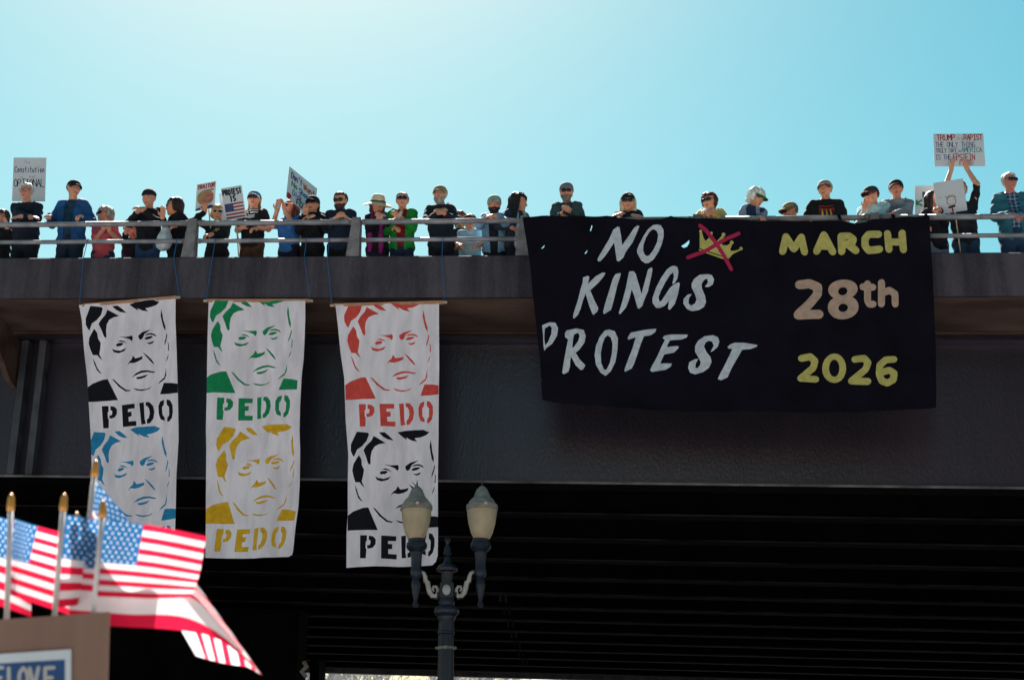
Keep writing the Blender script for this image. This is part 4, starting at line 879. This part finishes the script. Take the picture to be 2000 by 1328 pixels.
    if hood:
        pr = [(T(-.085, .03, .297 * H), T(-.06, .10, .297 * H), .034, .04), (T(.085, .03, .297 * H), T(.06, .10, .297 * H), .034, .04), (T(-.06, .10, .292 * H), T(.06, .10, .292 * H), .045, .045), (T(-.085, .03, .297 * H), T(-.03, -.075, .25 * H), .028, .018), (T(.085, .03, .297 * H), T(.03, -.075, .25 * H), .028, .018)]
        V, F = sdf(pr, .011); mesh_obj('hood', V, F, cloth(top if isinstance(top, str) else '#20242c'), root)
    if scarf:
        pr = [(T(-.06, -.03, .322 * H), T(-.075, -.115, .2 * H), .034, .03), (T(.06, -.03, .322 * H), T(.075, -.115, .2 * H), .034, .03), (T(-.075, -.125, .2 * H), T(-.085, -.13, -.02 * H), .03, .034), (T(.075, -.125, .2 * H), T(.07, -.13, -.04 * H), .03, .034), (T(-.06, .02, .327 * H), T(.06, .02, .327 * H), .055, .055)]
        V, F = sdf(pr, .011, .02, wrinkle(.006)); mesh_obj('scarf', V, F, cloth(scarf), root)
    V, F = sdf([(Vector((-.07 * w, pel.y, pel.z + .02)), Vector((.07 * w, pel.y, pel.z + .02)), .106 * w, .106 * w), (T(0, -.006 * build, .015 * H), T(0, -.004, -.03), .108 * build * w + .006, .108 * w + .008)] + legs(.014 if not shorts else .022, 1 if not shorts else .5), .0135, .035, wrinkle(.0045)); mesh_obj('shorts' if shorts else 'trousers', V, F, cloth(trousers), root)
    for sd in (-1, 1):
        V, F = sdf([(an[sd] + Vector((0, .02, -.035)), an[sd] + Vector((sd * .02, -.15, -.05)), .042, .034), (an[sd] + Vector((0, .02, -.01)), an[sd] + Vector((0, .02, .03)), .042, .044)], .014); V[:, 2] = np.maximum(V[:, 2], .0); mesh_obj('shoe', V, F, cloth('#1c1c1e'), root)
    # hair, in the head frame
    HV = lambda V: np.array([HM @ Vector(v) for v in V])
    if hair:
        st, hcol = hair; hm = hairmat(hcol); vol = {'short': .0, 'crop': -.006, 'full': .010, 'bob': .008, 'long': .006, 'wavy': .014, 'back': .002, 'tail': .0}[st]
        pr = [((0, -.004, .040), (0, .030, .038), .087 + vol, .090 + vol, .03)]; zcut = -.03
        if st in ('bob', 'full'): pr += [((q * .07, .015, .02), (q * .072, .015, -.06 if st == 'bob' else -.02), .036, .030, .03) for q in (-1, 1)] + [((0, .06, 0), (0, .07, -.06), .06, .05, .04)]; zcut = -.10
        if st in ('long', 'wavy'):
            e = .012 if st == 'wavy' else 0
            pr += [((q * .072, .01, .02), (q * (.085 + e), .0, -.2 if st == 'long' else -.24), .034 + e, .028 + e, .03) for q in (-1, 1)] + [((0, .06, 0), (0, .085, -.22), .065, .055 + e, .05)]; zcut = -.4
        if st == 'tail': pr += [((.05, .06, -.02), (.075, .03, -.16), .03, .022, .03), ((-.05, .06, -.02), (-.075, .03, -.16), .03, .022, .03)]; zcut = -.4
        if st == 'back': pr += [((0, .10, .0), (0, .115, -.03), .035, .03, .03)]; zcut = -.06
        hl = .078 if st not in ('bob', 'full', 'wavy') else .062
        a = .006 if st in ('wavy', 'full') else .003
        def post(D, X, Y, Z):
            D = D + .0035 * np.sin(np.arctan2(X, Y + .02) * 26 + Z * 25 + ph[2]) + a * np.sin(X * 90 + ph[0]) * np.sin(Z * 60 + Y * 50 + ph[4]) + .004 * np.sin(Y * 70 + X * 55 + ph[5])
            face = np.maximum(Y + .020 + .0 * X, Z - hl); lowf = np.maximum(np.maximum(Y + .055, Z - .12), np.abs(X) - .06)
            ear = np.maximum(np.abs(Y + .0) - .022, Z - .0) if st in ('short', 'crop') else None
            D = np.maximum(D, -face)
            if ear is not None: D = np.maximum(D, -ear)
            return np.maximum(D, zcut - Z)
        V, F = sdf(pr, .009, .03, post); mesh_obj('hair', HV(V), F, hm, root)
    if beard:
        pr = [((0, -.032, -.045), (0, -.055, -.092), .062, .045, .03), ((-.05, -.03, -.03), (-.03, -.06, -.07), .032, .03, .03), ((.05, -.03, -.03), (.03, -.06, -.07), .032, .03, .03), ((-.025, -.1, -.045), (.025, -.1, -.045), .011, .011, .01)]
        V, F = sdf(pr, .009, .03, lambda D, X, Y, Z: np.maximum(D + .003 * np.sin(X * 120 + Z * 80), Z + .033 - .0 * X)); mesh_obj('beard', HV(V), F, hairmat(beard), root)
    # face
    if specs not in ('dark', 'white'):
        for q in (-1, 1):
            b = MB(); b.ball((q * .031, -.0835, .012), .0125, 10, 0, (1, .9, .55)); e = b.build('eye', mat('eye_white', (.55, .52, .5), rough=.2, var=.02), root, True, HM)
            b = MB(); b.ball((q * .031, -.0925, .011), .0056, 8, 0, (1, .7, 1)); b.build('iris', mat('iris_dark', (.02, .013, .01), rough=.2), e, True, HM)
    b = MB()
    for q in (-1, 1): b.tube([(q * .013, -.098, .034), (q * .03, -.098, .040), (q * .047, -.088, .035)], [.004, .005, .003], 6)
    b.build('eyebrows', hairmat(hair[1] if hair else '#4a3a30'), root, True, HM)
    b = MB(); b.ball((0, -.0975, -.060), .021, 10, 0, (1, .22, .30)); b.build('mouth', mat('lips', '#8e4a42', rough=.4), root, True, HM)
    if specs:
        b = MB(); dark = specs in ('dark', 'white'); fm = 0
        lm = mat('dark_lens', (.012, .012, .014), rough=.12, spec=.6) if dark else mat('clear_lens', (.25, .22, .2), rough=.15, spec=.6)
        frm = {'dark': mat('black_frame', (.015, .015, .017), rough=.35), 'white': mat('white_frame', (.6, .55, .5), rough=.4), 'clear': mat('wire_frame', (.08, .07, .06), rough=.3)}[specs]
        for q in (-1, 1):
            pts = [(q * .033 + .029 * math.copysign(abs(math.cos(a)) ** .7, math.cos(a)), -.1075 + .012 * abs(q * .033 + .029 * math.cos(a)) / .06, .014 + .021 * math.copysign(abs(math.sin(a)) ** .8, math.sin(a))) for a in np.linspace(0, 2 * math.pi, 17)[:-1]]
            if dark: b.add(pts + [(x, y + .006, z) for x, y, z in pts], [tuple(range(16))[::-1] if q > 0 else tuple(range(16))[::-1], tuple(range(16, 32))] + [(i, (i + 1) % 16, 16 + (i + 1) % 16, 16 + i) for i in range(16)], 0)
            b.tube(pts + [pts[0]], .0034 if specs != 'clear' else .0024, 5, 1, False)
            b.tube([(q * .062, -.094, .02), (q * .080, -.05, .022), (q * .082, .005, .024)], .0032, 5, 1)
        b.tube([(-.008, -.108, .02), (.008, -.108, .02)], .0034, 5, 1)
        b.build('sunglasses' if dark else 'glasses', [lm, frm], root, True, HM)
    if hat:
        kind, hcl = hat[0], hat[1]; hm1 = cloth(hcl); hm2 = cloth(hat[2]) if len(hat) > 2 else hm1; hrot = Matrix.Rotation(R(hat[3]), 4, 'Z') if len(hat) > 3 else Matrix()
        if kind == 'cap':
            b = MB(); n = 24; vs = []; rings = 8
            for i in range(rings + 1):
                a = i / rings * math.pi / 2
                for k in range(n):
                    c = 2 * math.pi * k / n; sq = 1 + .04 * math.cos(6 * c) * math.cos(a) * .3
                    vs.append((.091 * math.cos(c) * math.cos(a) ** .75 * sq, .012 + .108 * math.sin(c) * math.cos(a) ** .75 * sq, .048 + .085 * math.sin(a)))
            fs = [(i * n + k, i * n + (k + 1) % n, (i + 1) * n + (k + 1) % n, (i + 1) * n + k) for i in range(rings) for k in range(n)]
            b.add(vs, fs); b.ball((0, .012, .133), .008, 8)
            cobj = b.build('cap', hm1, root, True, HM @ hrot)
            b = MB(); m_ = 14; vs = []
            for j, rr in enumerate((0, .35, .7, 1.0)):
                for k in range(m_ + 1):
                    c = -math.pi * (.08 + .84 * k / m_); x = .086 * math.cos(c); y0 = .012 + .106 * math.sin(c)
                    ext = .075 * math.sin(-c) ** .6; vs.append((x, y0 - ext * rr, .056 - .020 * rr * rr - 4.2 * x * x * (.4 + .6 * rr)))
            nn = m_ + 1; nv = len(vs); vs += [(x, y, z - .005) for x, y, z in vs]
            fs = [(j * nn + k, j * nn + k + 1, (j + 1) * nn + k + 1, (j + 1) * nn + k) for j in range(3) for k in range(m_)]; fs += [tuple(nv + q for q in reversed(f_)) for f_ in fs]; fs += [(3 * nn + k, 3 * nn + k + 1, nv + 3 * nn + k + 1, nv + 3 * nn + k) for k in range(m_)]
            b.add(vs, fs); b.build('cap_bill', hm2, root, True, HM @ hrot)
        elif kind in ('beanie', 'headband'):
            pr = [((0, .0, .045), (0, .028, .048), .094, .094, .03)] + ([((0, .02, .10), (0, .025, .115), .05, .03, .05)] if kind == 'beanie' else [])
            V, F = sdf(pr, .009, .03, lambda D, X, Y, Z: np.maximum(np.maximum(D + .0015 * np.sin(np.arctan2(Y, X) * 40), .045 - .15 * Y * 0 - .35 * np.abs(X) * 0 - Z + .25 * (Y < -.0) * 0), (Z - .095) if kind == 'headband' else -1)); mesh_obj('beanie' if kind == 'beanie' else 'headband', HV(V), F, hm1, root)
        elif kind == 'sunhat':
            b = MB(); n = 36; vs = []; prof = [(.100, .050), (.098, .075), (.092, .115), (.078, .150), (.05, .165), (0.001, .160)]
            for r_, z_ in prof: vs += [(r_ * math.cos(2 * math.pi * k / n) * .95, .012 + r_ * 1.08 * math.sin(2 * math.pi * k / n), z_) for k in range(n)]
            b.add(vs, [(i * n + k, i * n + (k + 1) % n, (i + 1) * n + (k + 1) % n, (i + 1) * n + k) for i in range(len(prof) - 1) for k in range(n)])
            ho = b.build('sun_hat', hm1, root, True, HM)
            b = MB(); vs = []
            for j, r_ in enumerate((.098, .13, .165, .195)): vs += [(r_ * math.cos(2 * math.pi * k / n), .012 + r_ * math.sin(2 * math.pi * k / n), .052 - .030 * j / 3 + .012 * j / 3 * math.sin(2 * math.pi * k / n * 3 + 1) - .014 * (j / 3) ** 2) for k in range(n)]
            nv = len(vs); vs += [(x, y, z - .004) for x, y, z in vs]; fs = [(j * n + k, j * n + (k + 1) % n, (j + 1) * n + (k + 1) % n, (j + 1) * n + k) for j in range(3) for k in range(n)]
            fs += [tuple(nv + q for q in reversed(f_)) for f_ in fs] + [(3 * n + k, 3 * n + (k + 1) % n, nv + 3 * n + (k + 1) % n, nv + 3 * n + k) for k in range(n)]; b.add(vs, fs); b.build('brim', hm1, ho, True, HM)
            b = MB(); b.lathe([(.1015, .055), (.0995, .078)], 36); b.build('hat_band', hm2, ho, True, HM @ Matrix.Translation((0, .012, 0)) @ Matrix.Diagonal((.96, 1.08, 1, 1)))
    PEOPLE[label] = dict(root=root, inv=inv, M=M0, arms=arms, T=T, HM=HM, H=H)
    return PEOPLE[label]
PEOPLE = {}
RT = .085                                             # rail axis, behind the fascia face
def chest_print(p, draw, w, h, x0, z0, m):
    """flat print laid on the front of the shirt"""
    o = [c for c in p['root'].children if c.name.split('.')[0] in ('shirt', 'hoodie', 'jacket')][0]
    me = o.data; bv = BVHTree.FromPolygons([v.co for v in me.vertices], [list(q.vertices) for q in me.polygons])
    polys = draw(w, h); V = []; F = []; Mi = []
    for pts, mi in polys:
        vo, tr, _ = cdt_sheet(pts, [], .02)
        b0 = len(V)
        for q in vo:
            r = bv.ray_cast(Vector((x0 + q.x - w / 2, -1, z0 + q.y)), Vector((0, 1, 0)))
            y = r[0].y if r[0] is not None else 0; V.append((x0 + q.x - w / 2, y - .005 - .0004 * len(Mi) / 50, z0 + q.y))
        F += [tuple(b0 + i for i in t) for t in tr]; Mi += [mi] * len(tr)
    mesh_obj('shirt_print', V, F, m, p['root'], Mi, False)

person('brown-haired person in black at the very left picture edge, half cut off', 4, 411, .62, 6, hy=-10, hair=('full', '#4a2f24'), top='#15151a', L=(-25, 470, .4), Rr=(14, 445, .4, 'up'), trousers='#14161c')
person('white-haired man with glasses in navy jumper leaning folded arms on the rail', 52, 358, .34, 13, hp=14, hair=('short', '#b9bcbb'), specs='clear', top='#141c2c', L=(62, 427, .09, 'fold'), Rr=(42, 423, .05, 'fold'), trousers='#10141d', build=1.12, skin_c='#b87c66')
person('man in black cap and open blue jacket gripping the rail, looking right', 145, 353, .34, 7, hy=48, hp=8, hair=('short', '#77706a'), hat=('cap', '#14161b'), top='#1f4f80', inner='#1d3d52', L=(97, 422, .15, 'grip'), Rr=(160, 423, .15, 'grip'), trousers='#18273a', build=1.1)
person('short grey-haired woman in sunglasses and coral shirt, hand at her chin', 206, 404, .55, 6, hy=-38, hp=4, hair=('full', '#a59c94'), specs='dark', top='#c0525a', sleeve=.45, L=(203, 447, .38, 'up'), Rr=(214, 452, .40, 'up'), trousers='#1d3d63', woman=True)
person('person in navy half hidden between the coral shirt and the beanie, wrist raised', 262, 437, .85, 6, hy=20, hair=('full', '#2a211d'), top='#171b28', L=(247, 452, .45, 'up'), trousers='#151821')
person('man in dark beanie and black hoodie holding clasped hands over the rail', 291, 371, .36, 12, hy=-4, hp=16, hair=('crop', '#2a2320'), hat=('beanie', '#181c29'), top='#12141b', hood=True, L=(268, 414, .12, 'clasp'), Rr=(280, 412, .10, 'clasp'), trousers='#234064', skin_c='#b57c66')
person('woman with dark bobbed hair in black, profile turned left', 340, 387, .40, 8, yaw=-45, hy=-80, hp=6, hair=('bob', '#2d1a16'), top='#101117', L=(318, 425, .12, 'up'), Rr=(345, 440, .2, 'in'), trousers='#12151d', woman=True, specs='dark')
p7 = person('short blond woman in white sunglasses and black sweatshirt carrying placards', 427, 402, .42, 6, hy=12, hp=6, hair=('full', '#b08a55'), specs='white', top='#13151d', L=(400, 414, .34, 'fist'), Rr=(414, 458, .18, 'in'), trousers='#15171f', woman=True, shorts=True)
chest_print(p7, lambda w, h: [(star(w / 2, h / 2, .06), 0)], .1, .1, 0.03, p7['H'] * .69, [mat('gold_print', (.4, .3, .1))])
p8 = person('person in blue and white cap and sunglasses, black T-shirt with white print', 497, 374, .42, 4, hy=4, hp=2, hair=('tail', '#7a5a3c'), hat=('cap', '#4a7ba8', '#c9d2d6'), specs='dark', top='#17131a', sleeve=.42, L=(472, 445, .2, 'hold'), Rr=(505, 445, .2, 'in'), trousers='#4d3528')
chest_print(p8, lambda w, h: [([(x, y), (x + q, y), (x + q, y + .022), (x, y + .022)], 0) for x, y, q in ((0, .14, .05), (.06, .14, .04), (.11, .14, .09), (0.02, .10, .04), (.08, .10, .11), (.05, .055, .10), (.0, .055, .035), (.03, .015, .13))], .22, .17, .0, p8['H'] * .735, [mat('white_print', (.5, .5, .5))])
person('long-haired auburn woman in blue top photographing with a raised phone', 568, 393, .46, 3, yaw=-15, hy=-40, hp=-8, hair=('long', '#5d2f22'), top='#2f68a6', sleeve=.45, L=(541, 412, .22, 'up'), Rr=(556, 409, .24, 'up'), trousers='#15182a', woman=True, specs='dark')
person('person in black cap and round dark glasses, black jacket, elbow on the rail', 611, 383, .34, 9, hy=-2, hp=4, hair=('tail', '#241a18'), hat=('cap', '#15151a'), specs='dark', top='#11131a', collar=True, L=(598, 421, .2, 'fist'), Rr=(612, 423, .09, 'fold'), trousers='#12141b', woman=True)
p11 = person('bearded man in sunglasses and navy hoodie with white chest lettering', 665, 376, .36, 9, hy=-6, hp=20, hair=('back', '#3b241b'), beard='#33211a', specs='dark', top='#1c2a3e', hood=True, L=(655, 428, .16, 'hold'), Rr=(678, 428, .16, 'hold'), trousers='#10131a', build=1.08)
chest_print(p11, lambda w, h: [([(x, 0), (x + .015, 0), (x + .015, .026), (x, .026)], 0) for x in np.arange(0, .24, .021) if abs(x - .105) > .012], .25, .03, 0, p11['H'] * .735, [mat('white_print', (.5, .5, .5))])
person('woman in straw sun hat and magenta scarf looking down at her phone', 738, 380, .40, 8, hy=22, hp=22, hair=('bob', '#5a3326'), hat=('sunhat', '#cfc4a4', '#5c4636'), top='#1a1720', scarf='#8a2470', L=(735, 432, .12, 'hold'), Rr=(752, 428, .14, 'hold'), trousers='#20243a', woman=True, collar=True)
person('man in sunglasses and bright green jacket over red shirt eating', 786, 376, .36, 6, hy=8, hp=4, hair=('crop', '#5b524c'), specs='dark', top='#15882f', inner='#7d1420', collar=True, L=(768, 445, .2, 'in'), Rr=(783, 425, .16, 'hold'), trousers='#1d2c48')
person('tall man in tan cap with white beard, hands clasped leaning over the rail', 859, 363, .26, 16, hy=-8, hp=10, hair=('short', '#a8a29b'), hat=('cap', '#8e7a5a'), beard='#958d84', top='#18222c', collar=True, L=(855, 417, .04, 'clasp'), Rr=(868, 417, .03, 'clasp'), trousers='#101520', build=1.05)
person('person with reddish hair peeking out behind the tall man in tan cap', 898, 414, 1.15, 4, hy=10, hp=0, hair=('full', '#6d3a30'), top='#3a2430', trousers='#1a1a22', woman=True)
person('woman in pale blue T-shirt standing low behind the rail, looking down', 918, 420, .72, 4, hy=14, hp=20, hair=('back', '#5c3022'), top='#a9c6cf', sleeve=.3, trousers='#7f97a5', woman=True, L=(893, 478, .5), Rr=(938, 478, .5))
person('man in pale camouflage cap with dark beard and denim shirt, arms on rail', 965, 382, .38, 11, hy=4, hp=18, hair=('short', '#2a1d18'), hat=('cap', '#8f9c8f', '#a3aca0'), beard='#1b1412', top='#6d93ad', inner='#1a1d26', collar=True, L=(952, 424, .09, 'fold'), Rr=(968, 421, .06, 'fold'), trousers='#151a26')
person('person with long dark wavy hair and pale scarf turned away right', 1014, 379, .44, 5, yaw=40, hy=95, hp=10, hair=('wavy', '#1f1412'), top='#27313d', scarf='#9fa8ad', L=(1000, 445, .3), Rr=(1035, 445, .3), trousers='#1a1d29', woman=True)
person('man in grey cap and sunglasses with grey-green jacket typing on phone', 1106, 358, .32, 9, hy=2, hp=14, hair=('short', '#8a8580'), hat=('cap', '#5f6f7c', '#8e9aa0', 180), beard='#75695f', specs='dark', top='#3a4d50', inner='#33424a', collar=True, L=(1094, 422, .16, 'hold'), Rr=(1117, 414, .16, 'hold'), trousers='#1d2430')
person('blonde woman in black headband and wraparound sunglasses, arms folded on rail', 1226, 378, .28, 15, hy=-2, hp=8, hair=('long', '#c6b79a'), hat=('beanie', '#171317'), specs='dark', top='#14141a', L=(1236, 422, .10, 'fold'), Rr=(1215, 419, .06, 'fold'), trousers='#15171f', woman=True, build=1.1)
person('woman with short brown hair and sunglasses in pale yellow jacket', 1384, 376, .24, 17, yaw=-8, hy=-26, hp=10, hair=('full', '#4a251b'), specs='dark', top='#c9b26a', collar=True, L=(1379, 418, .05, 'clasp'), Rr=(1391, 418, .03, 'clasp'), trousers='#3a3f4a', woman=True, build=1.1)
person('white-haired man in white and green cap bending right, navy vest', 1479, 368, .30, 16, yaw=35, hy=62, hp=34, hair=('full', '#d6d8d2'), hat=('cap', '#d3dad2', '#1f6a43'), top='#8594ab', vest='#22304c', L=(1462, 426, .12, 'in'), Rr=(1484, 426, .05, 'grip'), trousers='#27303f')
person('small person in tan cap and sunglasses peering left over the rail', 1541, 396, .70, 8, yaw=-40, hy=-62, hp=14, hair=('short', '#6b6158'), hat=('cap', '#93876a', '#8a6a38'), specs='dark', top='#b9b4ac', trousers='#3a3a40', woman=True)
p24 = person('man in pale cap and black T-shirt with fiery red and yellow print', 1610, 353, .36, 6, hy=-22, hp=8, hair=('short', '#8f8780'), hat=('cap', '#9a9186', '#6b3a30'), top='#0f0f12', sleeve=.42, L=(1582, 448, .3, 'in'), Rr=(1640, 440, .2, 'in'), trousers='#16181f', build=1.16)
def fire(w, h):
    r = random.Random(4); o = [([(0, 0), (w, 0), (w, h * .72), (0, h * .72)], 0)]
    for k in range(7): x = w * (.06 + k * .14); o.append(([(x - .012, 0), (x + .018, 0), (x + .012, h * r.uniform(.3, .6)), (x, h * .7), (x - .01, h * .4)], 1 if k % 2 else 2))
    return [(q[0], q[1]) for q in o] + [([(0, h * .82), (w, h * .86), (w, h * .98), (0, h * .94)], 0)]
chest_print(p24, fire, .2, .2, -.01, p24['H'] * .665, [mat('print_red', (.3, .025, .02)), mat('print_yellow', (.6, .35, .03)), mat('print_black', (.02, .01, .01))])
person('woman in dark cap facing left with pale blue and yellow sleeves crossed', 1699, 364, .34, 11, yaw=-25, hy=-48, hp=12, hair=('short', '#3c322d'), hat=('cap', '#26323a', '#7c3a2c'), top='#a9c2c4', L=(1690, 408, .16, 'up'), Rr=(1690, 422, .09, 'fold'), trousers='#3c4a58', woman=True, build=1.15, specs='dark')
person('man in black cap and plain grey work shirt beside the pale sweatshirt woman', 1749, 352, .38, 8, hy=-12, hp=8, hair=('short', '#4e443e'), hat=('cap', '#1d1a1e'), top='#7d858c', collar=True, L=(1752, 422, .1, 'fold'), Rr=(1742, 420, .08, 'fold'), trousers='#2c3440', skin_c='#b8745c', build=1.08)
person('dark-haired woman in dark jacket holding the drawn-face placard', 1824, 374, .46, 6, yaw=20, hy=55, hp=10, hair=('long', '#241410'), top='#12151e', L=(1800, 440, .2, 'in'), Rr=(1833, 408, .215, 'in'), trousers='#6f8294', woman=True)
person('man in black T-shirt raising both bare arms to hold a placard overhead', 1874, 356, .62, 2, hp=6, hair=('short', '#3a2d26'), top='#17191f', sleeve=.45, L=(1858, 331, .56, 'up', (1838, 352, .5)), Rr=(1889, 331, .56, 'up', (1918, 366, .5)), trousers='#24405a', skin_c='#b98670')
plaid = bpy.data.materials.new('blue_plaid'); plaid.use_nodes = True; N = plaid.node_tree.nodes; Lk = plaid.node_tree.links
tc = N.new('ShaderNodeTexCoord'); acc = None
for axis, sc_ in (('X', 9.), ('Z', 9.)):
    wv = N.new('ShaderNodeTexWave'); wv.bands_direction = axis; wv.inputs['Scale'].default_value = sc_ * .6; Lk.new(tc.outputs['Object'], wv.inputs[0])
    rp = N.new('ShaderNodeValToRGB'); rp.color_ramp.interpolation = 'CONSTANT'; e = rp.color_ramp.elements; e[0].color = (.015, .03, .07, 1); e[1].position = .45; e[1].color = (.03, .14, .30, 1); q = e.new(.86); q.color = (.30, .42, .50, 1); Lk.new(wv.outputs['Fac'], rp.inputs[0])
    if acc is None: acc = rp
    else:
        mx = N.new('ShaderNodeMix'); mx.data_type = 'RGBA'; mx.inputs[0].default_value = .5; Lk.new(acc.outputs[0], mx.inputs[6]); Lk.new(rp.outputs[0], mx.inputs[7]); Lk.new(mx.outputs[2], N['Principled BSDF'].inputs['Base Color'])
N['Principled BSDF'].inputs['Roughness'].default_value = .85
person('white-haired man in sunglasses, plaid shirt and teal jacket at far right', 1970, 338, .38, 6, hy=14, hp=8, hair=('short', '#c9cac6'), specs='dark', top='#2c6a78', inner='#2c5f8a', tmat=plaid, collar=True, L=(1968, 418, .13, 'in'), Rr=(1990, 424, .12, 'grip'), trousers='#24405c', build=1.15, skin_c='#b06a58')

# ------------------------------------------------------------------ small things in people's hands
def phone(label, px, py, t, yaw, tilt, col=(.02, .02, .022), sz=(.072, .009, .15)):
    c = Vector(hit(px, py, t)); root = empty('phone', loc=c); tag(root, label, 'phone'); Mx = Matrix.Rotation(R(yaw), 4, 'Z') @ Matrix.Rotation(R(tilt), 4, 'X')
    a, q, h = [v / 2 for v in sz]; b = MB(); r = .008
    ring = [(a - r, -h), (a, -h + r), (a, h - r), (a - r, h), (-a + r, h), (-a, h - r), (-a, -h + r), (-a + r, -h)]
    b.add([(x, -q, z) for x, z in ring] + [(x, q, z) for x, z in ring], [tuple(range(8)), tuple(range(15, 7, -1))] + [(i + 8, (i + 1) % 8 + 8, (i + 1) % 8, i) for i in range(8)]); b.build('case', mat('phone_' + str(col), col, rough=.3, var=.05), root, False, Mx)
    b = MB(); b.box((-a + .004, q, -h + .006), (a - .004, q + .001, h - .006)); b.build('screen', mat('phone_screen', (.02, .025, .03), rough=.1), root, False, Mx)
    b = MB(); b.ball((-a + .018, -q, h - .02), .007, 8, 0, (1, .3, 1)); b.build('lens', mat('phone_lens', (.05, .05, .06), rough=.1), root, True, Mx)
phone('pale phone held up high by the auburn-haired woman', 543, 398, .20, -20, -10, (.45, .5, .5))
phone('phone in green case held by the bearded man in navy hoodie', 667, 426, .10, 0, -40, (.06, .12, .04))
phone('black phone held by the woman in straw sun hat', 752, 421, .10, 20, -35)
phone('dark phone in the hands of the man in grey cap', 1104, 411, .12, 10, -25)
c = Vector(hit(784, 418, .12)); food = empty('wrapped_snack', loc=c); tag(food, 'pale wrapped snack held by the man in green jacket', 'food')
b = MB(); b.tube([(-.03, .0, -.05), (-.015, 0, 0), (0, 0, .035)], [.018, .024, .022], 10); b.build('wrapper', mat('snack_paper', (.5, .45, .36), var=.15), food, True)
b = MB(); b.ball((.004, 0, .05), .02, 10); b.build('filling', mat('snack_bread', (.4, .26, .08), var=.3, scale=60), food, True)
# drawstring bag
V, F = sdf([((0, 0, 0), (0, 0, -.16), .06, .10), ((0, 0, -.12), (-.02, 0, -.2), .10, .09), ((.02, 0, .06), (0, 0, .02), .015, .04)], .013, .05, lambda D, X, Y, Z: D + .006 * np.sin(X * 70) * np.cos(Y * 40))
bag = empty('drawstring_bag', loc=Vector(hit(323, 452, .20))); tag(bag, 'white drawstring bag held by the woman in black', 'bag'); mesh_obj('sack', V, F, cloth('#b9c6ca'), bag)
b = MB(); b.tube([(.02, 0, .06), (.05, .02, .14), (.1, .1, .2)], .005, 6); b.build('string', cloth('#20242c'), bag, True)
print('objects', len(SC.objects), 'tris', sum(sum(len(p.vertices) - 2 for p in o.data.polygons) for o in SC.objects if o.type == 'MESH'))
for k_, p_ in PEOPLE.items(): print('H %.2f' % p_['H'], k_)
